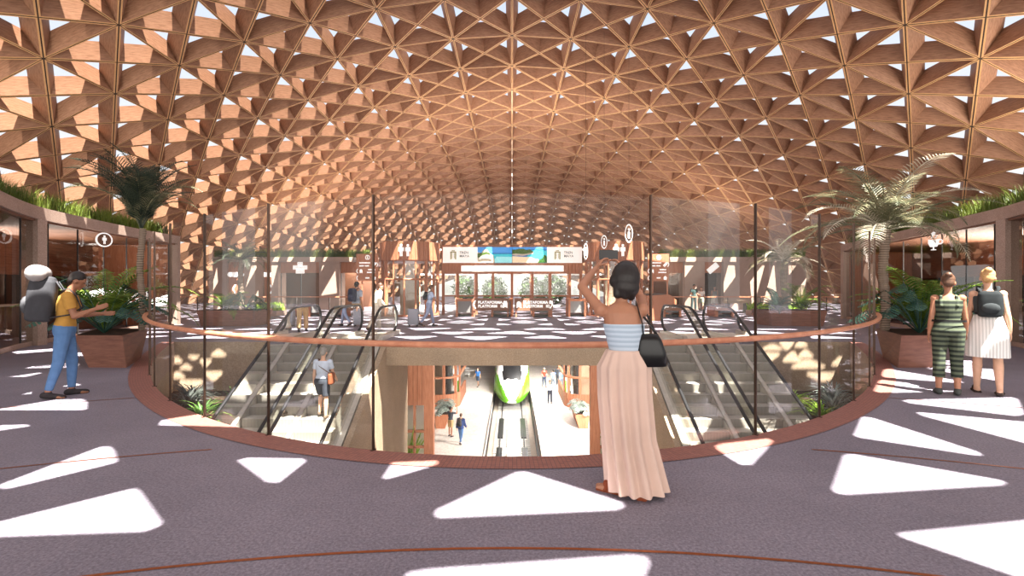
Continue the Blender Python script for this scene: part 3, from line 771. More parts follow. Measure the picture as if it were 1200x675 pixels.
# ------------------------------------------------------------------ timber rotundas, portal, gates in the middle
def rotunda(s, label):
    cx, cy, r = s*5.56, 27.0, 1.6
    t = thing('timber_rotunda', label, 'pavilion', (cx,cy,0))
    mb = MB(); mb.lathe((cx,cy,0), [(r-.05,2.95),(r,2.95),(r,3.92),(r-.05,3.92),(.1,3.9)], 48); mb.f = mb.f; df = obj('drum_fascia', mb, M['woodp'], t, smooth=False)
    mb = MB(); mb.lathe((cx,cy,0), [(.1,2.9),(r-.1,2.9),(r-.1,2.97),(.1,2.97)], 40); obj('soffit', mb, M['wood'], t)
    for i in range(9):
        a = PI + PI*i/8 if True else 0
        x, y = cx+(r-.1)*math.cos(a), cy+(r-.1)*math.sin(a)
        mb = MB(); mb.cyl((x,y,0),(x,y,2.95),.085 if i in (0,2,6,8) else .05,None,10); obj('post', mb, M['wood'], t)
    for z in (.06, 1.95):
        mb = MB(); mb.tube([(cx+(r-.1)*math.cos(PI+PI*i/24), cy+(r-.1)*math.sin(PI+PI*i/24), z) for i in range(25)], .06, 6); obj('ring_rail', mb, M['wood'], t)
    mb = MB()
    for i in range(24):
        a, b = PI+PI*i/24, PI+PI*(i+1)/24
        mb.poly([(cx+(r-.12)*math.cos(a),cy+(r-.12)*math.sin(a),.1),(cx+(r-.12)*math.cos(b),cy+(r-.12)*math.sin(b),.1),(cx+(r-.12)*math.cos(b),cy+(r-.12)*math.sin(b),2.9),(cx+(r-.12)*math.cos(a),cy+(r-.12)*math.sin(a),2.9)])
    obj('curved_glass', mb, M['pglass'], t, smooth=True)
    mb = MB(); mb.box(cx-.5,cx+.5,cy-.2,cy,.02,2.2); obj('inner_panel', mb, M['tan'], t)
    for k, dx in enumerate((-.17,.17)):
        mb = MB(); icon_person(mb, dx, 0, .62); stand(mb, cx-s*.05, cy-r-.03, 3.44); obj('symbol', mb, M['white'], df)
    return t
rotunda(-1, 'round timber pavilion with white restroom symbols left of the billboards')
rotunda(1, 'round timber pavilion with white restroom symbols right of the billboards')
YP = 27.6; p = lambda px: gx(px, YP)
t = thing('timber_portal', 'wide timber portal with glazed doors below the billboards', 'portal', (0,YP,0))
mb = MB(); mb.box(-3.93,3.93,YP,YP+.5,2.3,3.9); obj('fascia', mb, M['woodp'], t)
mb = MB(); mb.box(p(541),p(660),YP-.22,YP-.02,2.42,2.74); obj('white_strip', mb, M['white'], t)  # white fascia strip, no lamp; its glow is added for brightness
for px in (519,536,558,577.5,600,624,645,668,681):
    mb = MB(); x = p(px); mb.box(x-.07,x+.07,YP+.1,YP+.3,0,2.3); obj('post', mb, M['wood'], t)
mb = MB(); mb.box(-3.93,3.93,YP+.15,YP+.25,1.02,1.1); obj('cross_rail', mb, M['wood'], t)
pp = [519,536,558,577.5,600,624,645,668,681]
for a, b in zip(pp, pp[1:]):
    mb = MB(); mb.poly([(p(a)+.08,YP+.2,1.1),(p(b)-.08,YP+.2,1.1),(p(b)-.08,YP+.2,2.3),(p(a)+.08,YP+.2,2.3)]); obj('glass_panel', mb, M['pglass'], t)
# white screen wall and door frames further back
t = thing('glazed_screen', 'bright white glazed screen with timber frames behind the gates', 'screen', (0,40,0))
for i in range(-5,6):
    mb = MB(); mb.box(i*1.5-.07,i*1.5+.07,40,40.15,0,4.6); obj('mullion', mb, M['wood'], t)
for z in (.05,2.6,4.6): mb = MB(); mb.box(-7.5,7.5,40,40.15,z-.06,z+.06); obj('transom', mb, M['whitep'], t)
for i in range(-5,5):
    mb = MB(); mb.poly([(i*1.5+.08,40.08,.1),(i*1.5+1.42,40.08,.1),(i*1.5+1.42,40.08,2.5),(i*1.5+.08,40.08,2.5)]); obj('glass_panel', mb, M['pglass'], t)

# billboards
BZ0, BZ1 = gz(308.5,27.4), gz(290,27.4); YQ = 27.4; b_ = lambda px: gx(px, YQ)
def logo_board(label, x0, x1):
    t = thing('billboard', label, 'billboard', ((x0+x1)/2, YQ+.05, (BZ0+BZ1)/2))
    mb = MB(); mb.box(x0,x1,YQ,YQ+.12,BZ0,BZ1); t = obj('panel', mb, M['screenw'], t)
    w = x1-x0; zc = (BZ0+BZ1)/2
    def arch(m):
        h = .2
        for s_ in (-1,1): rect(m, s_*.13-.035, -.25, s_*.13+.035, .17)
        rect(m,-.165,.12,.165,.19); rect(m,-.09,.21,.09,.26); 
        for s_ in (-1,1): rect(m, s_*.06-.015, -.2, s_*.06+.015, .1)
    flat('emblem', arch, M['olive'], t, x0+w*.30, YQ-.012, zc)
    tm = text_mb('TREN\nMAYA', .2, 'LEFT', .004, .95); tm.xform(upright(x0+w*.48, YQ-.012, zc+.06)); obj('lettering', tm, M['grey'], t)
M['olive'] = plain('olive_gold', S(176,172,128), .6)
logo_board('white billboard with olive arch emblem and grey letters, left of the seaside pictures', b_(519), b_(559.6))
logo_board('white billboard with olive arch emblem and grey letters, right of the seaside pictures', b_(641), b_(682))
C_ = {k: plain(k, S(*v), .6, 0, .2, .06, 9, emit=.35) for k, v in dict(pic_sky=(74,146,212), pic_deep=(30,96,166), pic_turq=(64,186,200), pic_shallow=(150,220,224), pic_rock=(176,164,146), pic_rock_shade=(96,88,78), pic_bush=(70,92,44), pic_sand=(226,206,172), pic_palm=(44,86,34)).items()}
def picture(label, x0, x1, layers):
    t = thing('billboard', label, 'billboard', ((x0+x1)/2, YQ+.05, (BZ0+BZ1)/2)); w = x1-x0; h = BZ1-BZ0
    mb = MB(); mb.box(x0,x1,YQ,YQ+.12,BZ0,BZ1); t = obj('panel', mb, C_['pic_sky'], t)
    for i, (nme, mat, pts) in enumerate(layers):
        mb = MB(); mb.poly([(x0+u*w, YQ-.006-.004*i, BZ0+v*h) for u, v in pts]); obj(nme, mb, C_[mat], t)
rr = random.Random(2)
def ridge(pts, n=3, a=.03):
    out = []
    for p0, p1 in zip(pts, pts[1:]):
        for i in range(n):
            t_ = i/n; out.append((p0[0]+(p1[0]-p0[0])*t_, p0[1]+(p1[1]-p0[1])*t_+rr.uniform(-a,a)))
    return out + [pts[-1]]
picture('seaside picture of a pale rocky headland, left of the two', b_(559.6), b_(600), [
  ('sea', 'pic_deep', [(.0,.0),(1,0),(1,.62),(0,.62)]), ('bay', 'pic_turq', [(.4,0),(1,0),(1,.56),(.4,.56)]), ('shallows', 'pic_shallow', [(.45,0),(1,0),(1,.38),(.55,.40)]),
  ('headland', 'pic_rock', [(0,0)]+[(.5,0)]+list(reversed(ridge([(0,.62),(.12,.66),(.2,.84),(.28,.84),(.36,.62),(.46,.45),(.5,.1)])))),
  ('scrub', 'pic_bush', ridge([(0,.3),(.1,.45),(.25,.55),(.36,.5)])+ridge([(.36,.62),(.25,.72),(.12,.62),(0,.6)])), ('shadow', 'pic_rock_shade', ridge([(.02,.05),(.2,.12),(.4,.1)],2)+ridge([(.4,.22),(.2,.3),(.02,.2)],2))])
picture('seaside picture of a turquoise bay and sandy beach, right of the two', b_(600.4), b_(641), [
  ('sea', 'pic_deep', [(.0,.0),(1,0),(1,.84),(0,.84)]), ('bay', 'pic_turq', [(.3,0),(1,0),(1,.78),(.55,.8)]), ('beach', 'pic_sand', [(0,0),(.85,0)]+ridge([(.75,.2),(.5,.36),(.0,.42)],3,.02)),
  ('headland', 'pic_bush', ridge([(0,.5),(.3,.5),(.62,.6)],3,.02)+ridge([(.62,.68),(.5,.84),(.4,.82),(.3,.9),(0,.82)],3,.03)), ('rocks', 'pic_rock', ridge([(0,.46),(.3,.42),(.6,.58)],3,.03)+ridge([(.6,.64),(.3,.56),(0,.56)],3,.03)),
  ('palm_leaves', 'pic_palm', ridge([(.72,0),(1,0)],1,0)+ridge([(1,.4),(.92,.5),(.86,.3),(.78,.2)],2,.03))])

# ticket gates with platform signs
YG = 25.6; g_ = lambda px: gx(px, YG)
def gate(label, x0, x1, first=False):
    t = thing('ticket_gate', label, 'ticket gate', ((x0+x1)/2, YG, 0), 0, 'ticket gates')
    mb = MB(); mb.box(x0,x1,YG+.0,YG+1.2,.82,.94); tp_ = obj('top', mb, M['wood'], t)
    for a in (x0, x1-.11): mb = MB(); mb.box(a,a+.11,YG,YG+1.2,0,.82); obj('post', mb, M['wood'], t)
    mb = MB(); mb.box(x0+.11,x1-.11,YG+.08,YG+1.1,.22,.82); obj('grey_panel', mb, M['grey'], t)
    mb = MB(); mb.box(x0+.11,x1-.11,YG+.1,YG+1.1,0,.1); obj('plinth', mb, M['black'], t)
    mb = MB(); mb.box((x0+x1)/2-.12,(x0+x1)/2+.12,YG+.2,YG+.4,.94,1.0); obj('card_reader', mb, M['dark'], tp_)
for x0, x1, lb in ((534,555,'left end of the row'),(575.5,601,'second from the left end of the row'),(624,645,'second from the right end of the row'),(666,687,'right end of the row, beside the long-skirted woman\'s arm')):
    gate('timber-framed ticket gate with grey panel, ' + lb, g_(x0), g_(x1))
def platform_sign(label, x0, x1, s, num):
    YS = YG-.12
    t = thing('platform_sign', label, 'sign', ((x0+x1)/2, YS, .62))
    z0, z1 = gz(364.5,YS), gz(350,YS)
    mb = MB(); mb.box(x0,x1,YS,YS+.05,z0,z1); bd = obj('board', mb, M['woodh'], t); zc = (z0+z1)/2
    for a in (x0+.08, x1-.08): mb = MB(); mb.box(a-.03,a+.03,YS+.05,YS+.09,0,z1); obj('leg', mb, M['wood'], t)
    tx = text_mb('PLATAFORMA %s\nPLATFORM   %s' % (num, num), .2, 'LEFT', .008, .98)
    lx = x0+.28 if s < 0 else x0+.46
    tx.xform(upright(lx, YS-.008, zc+.04)); obj('lettering', tx, M['white'], bd)
    flat('arrow', lambda m: chevron(m,0,0,.42,s,.12), M['white'], bd, x0+.13 if s<0 else x1-.13, YS-.008, zc)
    flat('train_symbol', lambda m: icon_train(m,0,0,.36), M['white'], bd, x1-.22 if s<0 else x0+.22, YS-.008, zc)
platform_sign('timber sign for platform 01 with arrow pointing left', g_(554), g_(597), -1, '01')
platform_sign('timber sign for platform 02 with arrow pointing right', g_(603), g_(648), 1, '02')

# wayfinding boards
def way_sign(label, px0, px1, d, legs):
    x0, x1 = gx(px0,d), gx(px1,d); z0, z1 = gz(330,d), gz(298,d); cx = (x0+x1)/2; w = x1-x0
    t = thing('direction_sign', label, 'sign', (cx,d,0))
    mb = MB(); mb.box(x0,x1,d,d+.06,z0,z1); bd = obj('board', mb, M['wood'], t)
    for a in (x0+w*.25, x1-w*.06): mb = MB(); mb.box(a-.03,a+.03,d+.06,d+.1,0,z1-.05); obj('leg', mb, M['wood'], t)
    h = z1-z0; X = lambda u: x0+u*w; Z = lambda v: z1-v*h
    flat('info_symbol', lambda m: (ring(m,0,0,.085,.115), rect(m,-.02,-.06,.02,.03), disc(m,0,.055,.022,8)), M['white'], bd, X(.52), d-.008, Z(.13))
    r = random.Random(px0)
    def words(m, lens):
        x = 0
        for n in lens:
            for i in range(n): ww = r.uniform(.034,.048); rect(m,x,-.03,x+ww,.035 if r.random()<.7 else .028); x += ww+.008
            x += .045
    for u, v, ls in ((.14,.33,[11]),(.14,.44,[5,4]),(.55,.58,[7]),(.5,.68,[8]),(.42,.88,[4])):
        flat('lettering', lambda m, ls=ls: words(m, ls), M['white'], bd, X(u), d-.008, Z(v))
    def tk(m):
        a = math.radians(45); R = lambda x,y: (x*math.cos(a)-y*math.sin(a), x*math.sin(a)+y*math.cos(a), 0)
        m.poly([R(-.11,-.055),R(.11,-.055),R(.11,.055),R(-.11,.055)])
    flat('ticket_symbol', tk, M['white'], bd, X(.83), d-.008, Z(.39))
    flat('arrow', lambda m: chevron(m,0,0,.22,1), M['white'], bd, X(.95), d-.008, Z(.39))
    flat('arrow', lambda m: chevron(m,0,0,.22,-1), M['white'], bd, X(.06), d-.008, Z(.63))
    flat('arrow', lambda m: chevron(m,0,0,.22,-1), M['white'], bd, X(.06), d-.008, Z(.88))
    flat('train_symbol', lambda m: icon_train(m,0,0,.2), M['white'], bd, X(.22), d-.008, Z(.63))
    flat('house_symbol', lambda m: (m.poly([(-.1,0,0),(.1,0,0),(0,.1,0)]), rect(m,-.07,-.09,.07,0)), M['white'], bd, X(.82), d-.008, Z(.88))
way_sign('timber direction board with white symbols left of the left rotunda', 417.5, 443, 24.0, 0)
way_sign('timber direction board with white symbols right of the right rotunda', 759, 784, 24.0, 0)
# information desk
d = 22.5; t = thing('information_desk', 'angular timber information desk with dark sloping top below the right direction board', 'desk', (gx(775,d),d,0))
xa, xb, xc = gx(757,d), gx(793,d), gx(785,d)
mb = MB(); mb.prism_xz([(xa,0),(xb,0),(xb,.95),(xc,1.2),(xa,1.15)], d, d+1.2); obj('body', mb, M['wood'], t)
mb = MB(); mb.poly([(xa+.05,d+.1,1.17),(xc-.1,d+.1,1.21),(xc-.2,d+.9,1.26),(xa+.05,d+.9,1.24)]); obj('screen', mb, M['dark'], t)
# oval sign reflections in the glass, built as signs on long cables
for px, py, d, w_, h_, lb in ((737,274,22,9,22,'largest of three, nearest the right rotunda top'),(708,284,22,7,16,'middle of three'),(686.5,295,22,5,19,'narrowest of three, nearest the billboard')):
    x, z = gx(px,d), gz(py,d); t = thing('sign_reflection', 'oval white sign reflection, built as a sign on a thin cable, ' + lb, 'sign', (x,d,z), 0, 'oval sign reflections')
    hh = h_*d/F/2; sx = w_/h_
    flat('outline', lambda m: ring(m,0,0,hh*.86,hh,28,sx), M['white'], t, x, d, z, 0, .03)
    flat('symbol', lambda m: (rect(m,-hh*.1,-hh*.55,hh*.1,hh*.2), disc(m,0,hh*.42,hh*.12,10)), M['white'], t, x, d, z)
    mb = MB(); mb.cyl((x,d,z+hh),(x,d,vz(x/SX,d)+.1),.006,None,6); obj('cable', mb, M['post'], t)

t = thing('hanging_cable', 'thin white cable rising from the billboards to the timber vault', 'cable', (0,27.85,3.9))
mb = MB(); mb.cyl((0,27.85,3.9),(0,27.85,vz(0,27.85)+.05),.010,None,6); obj('cable', mb, M['steel'], t)
for i in range(6): mb = MB(); mb.cyl((0,27.85,4.6+i*.8),(0,27.85,4.75+i*.8),.035,None,8); obj('bead', mb, M['white'], t)
# ------------------------------------------------------------------ lower level: track, train, shopfronts
ZL = -7.2; zt = -8.05
mb = MB()
for s in (-1,1): mb.box(*sorted((s*1.55, s*1.75)), -6, 74, zt-.3, ZL-.01)
struct('trim_7', mb, M['whitep'], label='pale side walls of the track pit')
t = thing('railway_track', 'railway track with steel rails in the pale pit before the train', 'track', (0,30,zt))
mb = MB(); mb.box(-1.55,1.55,-6,74,zt-.3,zt-.1); obj('track_bed', mb, M['bed'] if 'bed' in M else M['lowfloor'], t)
for s in (-1,1):
    mb = MB(); mb.box(s*.75-.03,s*.75+.03,-5,72,zt,zt+.05); obj('rail', mb, M['dark'], t)
    for y0, y1 in ((24.5,29.6),(31.6,36.2)):
        mb = MB(); mb.box(s*.75-.17,s*.75+.17,y0,y1,zt-.06,zt+.012); obj('ballast_strip', mb, M['black'], t)
    mb = MB(); mb.box(*sorted((s*1.45,s*1.53)),-5,72,zt-.1,zt+.02); obj('edge_strip', mb, M['black'], t)  # black strip along the foot of each pit wall
y = 25.0; tie = MB(); tie.box(-1.1,1.1,-.1,.1,0,.1); tie = tie.mesh('sleeper')
while y < 44:
    o = obj('sleeper', tie, M['tie'] if 'tie' in M else M['grey'], t); o.location = (0, y-30, -.1); y += .42
for y0, y1 in ((26,28.6),(29.4,33.5),(34.2,37.0)):
    mb = MB(); mb.box(-.3,.3,y0,y1,zt-.02,zt+.05); obj('centre_plate', mb, M['whitep'], t)
# the train: lofted nose split by colour
t = thing('train', 'white train with green cheeks and dark windscreen on the lower track', 'train', (0,46,zt))
def sec(y):
    u = max(0.0, min(1.0, (y-38.6)/7.0)); e = u**.5
    hw = .35 + 1.17*min(1,(u/.45))**.5 if u > 0 else .35
    zb = ZL-.55+.25*(1-e); ztp = ZL-.1 + 3.35*u**.62
    return hw, zb, ztp
def tp(y, a):
    hw, zb, ztp = sec(y); c, s_ = math.cos(a), math.sin(a)
    zc = zb + (ztp-zb)*.38; pw = .62
    x = hw*math.copysign(abs(c)**pw, c)
    z = zc + ((ztp-zc) if s_ > 0 else (zc-zb))*math.copysign(abs(s_)**(.8 if s_>0 else .5), s_)
    return (x, y, z)
ys = [38.6+.02*i*i for i in range(0,20)] + [46.5,48,52,58,66]
parts = dict(body=MB(), green_cheek=MB(), windscreen=MB(), lower_skirt=MB())
na = 72
for y0, y1 in zip(ys, ys[1:]):
    for j in range(na):
        a0, a1 = 2*PI*j/na, 2*PI*(j+1)/na
        q = [tp(y0,a0), tp(y0,a1), tp(y1,a1), tp(y1,a0)]
        cx = abs(sum(p[0] for p in q)/4); cz = sum(p[2] for p in q)/4; cy = (y0+y1)/2
        k = 'body'
        if cz < ZL-.32: k = 'lower_skirt'
        elif 40.3 < cy < 43.2 and cx < .80 and cz > -5.95: k = 'windscreen'
        elif cx > max(.10, .10+(cz-(ZL-.3))*.64) and cz < -5.35 and cy < 47: k = 'green_cheek'
        parts[k].poly(q)
mb = parts['body']; mb.poly([tp(38.6, 2*PI*j/na) for j in range(na)])
tm = dict(body=M['trainw'] if 'trainw' in M else M['whitep'], green_cheek=M['traing'], windscreen=M['black'], lower_skirt=M['grey'])
tb = {k: obj(k, mb, tm[k], t, smooth=True) for k, mb in parts.items()}
for s in (-1,1):
    mb = MB(); mb.box(s*.3-.12,s*.3+.12,40.25,40.5,-5.98,-5.9); obj('headlamp', mb, M['white'], tb['windscreen'])

def shopfront(s, label):
    Y = 22.0; t = thing('platform_shopfront', label, 'shopfront', (s*4.6,Y,ZL))
    X = lambda a, b: sorted((s*a, s*b))
    mb = MB(); mb.box(*X(3.5,3.92),Y,Y+.4,ZL,-.66); obj('corner_post', mb, M['wood'], t)
    mb = MB(); mb.box(*X(3.92,7),Y+.02,Y+.3,-3.72,-.66); obj('timber_panel', mb, M['woodp'], t)
    for a in (4.3, 5.2): mb = MB(); mb.box(*X(a,a+.1),Y+.05,Y+.2,ZL,-3.72); obj('mullion', mb, M['wood'], t)
    for z in (-4.9,-5.6): mb = MB(); mb.box(*X(3.92,7),Y+.05,Y+.2,z-.05,z+.05); obj('transom', mb, M['wood'], t)
    mb = MB(); mb.box(*X(3.92,7),Y+.05,Y+.25,ZL,-6.2); obj('base_panel', mb, M['wooddark'], t)
    mb = MB(); mb.poly([(s*3.92,Y+.12,-6.2),(s*7,Y+.12,-6.2),(s*7,Y+.12,-3.75),(s*3.92,Y+.12,-3.75)]); obj('glass_panel', mb, M['pglass'], t)
    mb = MB(); mb.box(*X(4,7),Y+1.6,Y+1.75,ZL,-.66); obj('inner_wall', mb, M['whitep'], t)
shopfront(-1, 'timber clad shopfront on the lower level, left of the platform')
shopfront(1, 'timber clad shopfront on the lower level, right of the platform')
def lower_pavilion(s, label):
    Y0_, Y1_ = 35.6, 41.5; xi, xo = 3.85, 8.5; R = 1.3
    t = thing('platform_pavilion', label, 'pavilion', (s*6,38,ZL))
    def outl(o):
        pts = [(xo, Y0_-o)]
        for i in range(9):
            a = -PI/2 - PI/2*i/8; pts.append((xi+R+(R+o)*math.cos(a), Y0_+R+(R+o)*math.sin(a)))
        pts += [(xi-o, Y1_)]
        return [(s*x, y) for x, y in pts]
    def wall(o, z0, z1):
        mb = MB(); q = outl(o); r_ = outl(o-.18)
        for a, b, c, d in zip(q, q[1:], r_, r_[1:]): mb.grid([[(*a,z0),(*c,z0),(*c,z1),(*a,z1)],[(*b,z0),(*d,z0),(*d,z1),(*b,z1)]],0,True,True,True)
        return mb
    obj('plinth', wall(0,ZL,ZL+1.0), M['woodp'], t); obj('mid_rail', wall(.01,-5.05,-4.92), M['wood'], t); obj('fascia', wall(.03,-3.0,-.66), M['woodp'], t)
    mb = MB(); q = outl(-.08)
    for a, b in zip(q, q[1:]): mb.poly([(*a,ZL+1.0),(*b,ZL+1.0),(*b,-3),(*a,-3)])
    obj('curved_glass', mb, M['pglass'], t, smooth=True)
    for i in (2, 6, 9):
        x, y = outl(-.08)[i]; mb = MB(); mb.box(x-.09,x+.09,y-.09,y+.09,ZL+.6,-2.9); obj('post', mb, M['wood'], t)
    mb = MB(); mb.box(*sorted((s*5.2, s*8)),38.2,38.4,ZL+.05,-3); obj('inner_wall', mb, M['tan'], t)
    mb = MB(); mb.tube([(s*4.9,37.2,ZL+.3),(s*4.8,37.3,-5),(s*4.9,37.2,-3)],.28,8); obj('curtain', mb, M['dark'], t)
lower_pavilion(-1, 'rounded timber and glass pavilion left of the platform on the lower level')
lower_pavilion(1, 'rounded timber and glass pavilion right of the platform on the lower level')
for i, (x, y, lb) in enumerate(((-4.9,49.5,'farthest back'),(-4.2,48.2,'nearest the person in blue'),(-5.4,47.2,'in the middle of the group'),(-4.5,46.2,'second from the front'),(-5.0,45.0,'at the front of the group'))):
    t = thing('round_table', 'white round table on the lower level, ' + lb, 'table', (x,y,ZL), 0, 'white tables on the lower level')
    mb = MB(); mb.lathe((0,0,0), [(.62,.70),(.64,.72),(.62,.75)], 24); obj('tabletop', mb, M['whitep'], t, False)
    mb = MB(); mb.lathe((0,0,0), [(.25,0),(.25,.03),(.05,.06),(.05,.70)], 14); obj('pedestal', mb, M['steel'], t, False)
for s, wh in ((-1,'left'),(1,'right')):
    t = thing('timber_planter', 'long flared timber planter on the lower level, %s of the track' % wh, 'planter', (s*4.3,32,ZL))
    mb = MB(); prof = [(s*4.15,ZL),(s*3.9,ZL+.85),(s*4.8,ZL+.85),(s*4.7,ZL)]; mb.prism_xz(prof, 30.6, 33.2); obj('box', mb, M['wood'], t)
    mb = MB(); mb.box(*sorted((s*3.98,s*4.72)),30.7,33.1,ZL+.8,ZL+.87); obj('soil', mb, M['soil'], t)
# ------------------------------------------------------------------ planting
def frond_mesh(name, L, W, n, droop, seed, mat, thin=.012, vee=.5, rise=1.0):
    """one feather frond leaving the origin along +Y and up, arching over"""
    r = random.Random(seed); mb = MB(); pts = []; x = y = z = 0.0; a = rise
    N = 14
    for i in range(N+1):
        pts.append(Vector((0, y, z))); y += L/N*math.cos(a); z += L/N*math.sin(a); a -= droop/N*(.5+1.0*i/N)
    mb.tube(pts, [.016*(1-.8*i/N)+.003 for i in range(N+1)], 5)
    def P(t):
        q = t*N; i = min(int(q), N-1); return pts[i].lerp(pts[i+1], q-i), (pts[i+1]-pts[i]).normalized()
    for i in range(n):
        t = .12 + .88*i/n; p, d = P(t); l = W*math.sin(PI*min(1,(.18+.82*t)))**.6*r.uniform(.85,1.1)*(1 if t < .8 else 1-.6*(t-.8)/.2)
        u = Vector((1,0,0)).cross(d); 
        for s in (-1,1):
            v = (Vector((s*.78,0,0)) + d*.62 + u*(vee*.5) + Vector((0,0,-.12))).normalized()
            q = p + v*l*.55; e = p + v*l + Vector((0,0,-.16*l)); wd = d*thin
            mb.poly([p-wd*.5, p+wd*.5, q+wd, q-wd]); mb.poly([q-wd, q+wd, e])
    me = mb.mesh(name); me.materials.append(mat); return me
def palm(label, x, y, hz, fr, mats, spread, L, seed, up_=0.25, trunk_r=.075):
    r = random.Random(seed); t = thing('potted_palm', label, 'palm', (x,y,.62), 0)
    mb = MB(); h = hz-.62; n = 26
    mb.tube([(0.03*math.sin(i*.3),0,h*i/n) for i in range(n+1)], [trunk_r*(1.15 if i%2 else .95) for i in range(n+1)], 10); obj('trunk', mb, M['trunk'], t, False)
    ms = [frond_mesh('frond', L*k, .34*L/1.6, 32, dr, seed+i, mats[i % len(mats)], .0075*L/1.6+.002) for i, (k, dr) in enumerate(((1,1.3),(1.08,1.7),(.9,2.2)))]
    for i in range(fr):
        q = i/fr; o = bpy.data.objects.new('frond', r.choice(ms)); COL.objects.link(o); o.parent = t
        tilt = spread*(q**.8) ; o.location = (0,0,h-.02)
        o.rotation_euler = Matrix.Rotation(i*2.399+r.uniform(-.2,.2), 3, 'Z').to_euler()
        o.rotation_euler = (Matrix.Rotation(i*2.399+r.uniform(-.2,.2),3,'Z') @ Matrix.Rotation(up_-tilt,3,'X')).to_euler()
        k = r.uniform(.85,1.1); o.scale = (k,k,k)
    return t
def fern(label, x, y, z, n, L, mat, seed, W=.2, spread=.9, nm_='fern', cat='fern', thin=.02):
    r = random.Random(seed); t = thing(nm_, label, cat, (x,y,z), 0)
    ms = [frond_mesh('frond', L*k, W, 24, dr, seed+i, mat, thin, .3, 1.2) for i, (k, dr) in enumerate(((1,1.3),(.85,1.8),(1.1,2.1)))]
    for i in range(n):
        o = bpy.data.objects.new('frond', r.choice(ms)); COL.objects.link(o); o.parent = t
        o.rotation_euler = (Matrix.Rotation(i*2.399+r.uniform(-.3,.3),3,'Z') @ Matrix.Rotation(.25-spread*(i/n),3,'X')).to_euler(); k = r.uniform(.8,1.15); o.scale = (k,k,k)
    return t
def broadleaf(name, label, x, y, z, n, L, W, hgt, mat, seed, cat='plant', lobes=7):
    """big split leaves on stalks, every leaf in one foliage mesh"""
    r = random.Random(seed); t = thing(name, label, cat, (x,y,z), 0); lf = MB(); st = MB()
    for i in range(n):
        az = i*2.399+r.uniform(-.4,.4); q = r.uniform(.25,1); rad = hgt*(.25+.55*q); top = Vector((math.cos(az)*rad, math.sin(az)*rad, hgt*(1.05-.75*q)*r.uniform(.8,1.1)+.05))
        st.tube([(0,0,0), top*.5+Vector((0,0,.12*hgt)), top], .008, 4)
        d = Vector((math.cos(az),math.sin(az),-.35-.4*q)).normalized(); sd = Vector((-math.sin(az),math.cos(az),0)); up_ = sd.cross(d)
        l = L*r.uniform(.8,1.15); w = W*r.uniform(.85,1.1)
        for s in (-1,1):
            for k in range(lobes):
                a, b = k/lobes, (k+.72)/lobes
                wa = w*math.sin(PI*(.12+.85*a))**.7; wb = w*math.sin(PI*(.12+.85*min(1,b)))**.7
                fold = up_*(.25*wa)
                lf.poly([top+d*l*a, top+d*l*b, top+d*l*min(1.02,b+.12)+sd*s*wb+fold, top+d*l*(a+.14)+sd*s*wa+fold])
    obj('stalks', st, mat, t, False); obj('foliage', lf, mat, t, False); return t
def clump(name, label, x, y, z, n, L, wd, mat, seed, cat='plant', spread=1.0):
    """strap leaves arching out of the ground"""
    r = random.Random(seed); t = MB()
    for i in range(n):
        az = r.uniform(0,2*PI); a = PI/2-spread*r.uniform(.1,1); l = L*r.uniform(.6,1.15); p = Vector((r.uniform(-.06,.06),r.uniform(-.06,.06),0)); sd = Vector((-math.sin(az),math.cos(az),0)); rows = []
        for k in range(6):
            wk = wd*(1-.95*(k/5)**1.6); rows.append((p-sd*wk, p+Vector((0,0,-.25*wk)), p+sd*wk)); p = p + Vector((math.cos(az)*math.cos(a), math.sin(az)*math.cos(a), math.sin(a)))*l/5; a -= .28*spread
        for u, v in zip(rows, rows[1:]):
            t.poly([u[0],u[1],v[1],v[0]]); t.poly([u[1],u[2],v[2],v[1]])
    o = obj(name, t, mat); o.location = (x,y,z); return tag(o, label, cat)
def planter(label, pts_b, pts_t, h, x, y):
    t = thing('timber_planter', label, 'planter', (x,y,0)); mb = MB()
    mb.grid([[(a,b,0) for a,b in pts_b],[(a,b,h) for a,b in pts_t]],0,True,True,True); obj('box', mb, M['planterw'], t)
    cx = sum(a for a,b in pts_t)/len(pts_t); cy = sum(b for a,b in pts_t)/len(pts_t)
    mb = MB(); mb.poly([(cx+(a-cx)*.93, cy+(b-cy)*.93, h+.004) for a,b in pts_t]); obj('soil', mb, M['soil'], t); return t
M['planterw'] = timber('planter_timber', S(112,74,62), S(140,96,80), (3,3,18))
# foreground planters either side of the opening
planter('angular timber planter holding ferns beside the left end of the handrail', [(-8.0,9.35),(-7.25,9.3),(-7.95,10.6),(-8.75,10.6)], [(-8.15,9.2),(-7.2,9.15),(-7.9,10.75),(-9.0,10.75)], .62, -8.0, 9.9)
planter('angular timber planter holding ferns beside the right end of the handrail', [(7.25,9.3),(8.0,9.35),(8.75,10.6),(7.95,10.6)], [(7.2,9.15),(8.15,9.2),(9.0,10.75),(7.9,10.75)], .62, 8.0, 9.9)
planter('dark timber planter under the small palm by the left back building', [(-12.2,19.4),(-10.2,19.4),(-10.2,20.8),(-12.2,20.8)], [(-12.3,19.3),(-10.1,19.3),(-10.1,20.9),(-12.3,20.9)], .62, -11.2, 20.1)
planter('timber planter under the pale palm by the right back building', [(10.2,19.4),(12.2,19.4),(12.2,20.8),(10.2,20.8)], [(10.1,19.3),(12.3,19.3),(12.3,20.9),(10.1,20.9)], .62, 11.2, 20.1)
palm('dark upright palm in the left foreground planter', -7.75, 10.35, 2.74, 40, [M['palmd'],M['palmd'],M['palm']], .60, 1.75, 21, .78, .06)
palm('tall spreading palm with sunlit fronds in the right foreground planter', 7.75, 10.3, 2.72, 38, [M['palm'],M['palml'],M['palm']], 1.25, 1.95, 22, .42, .085)
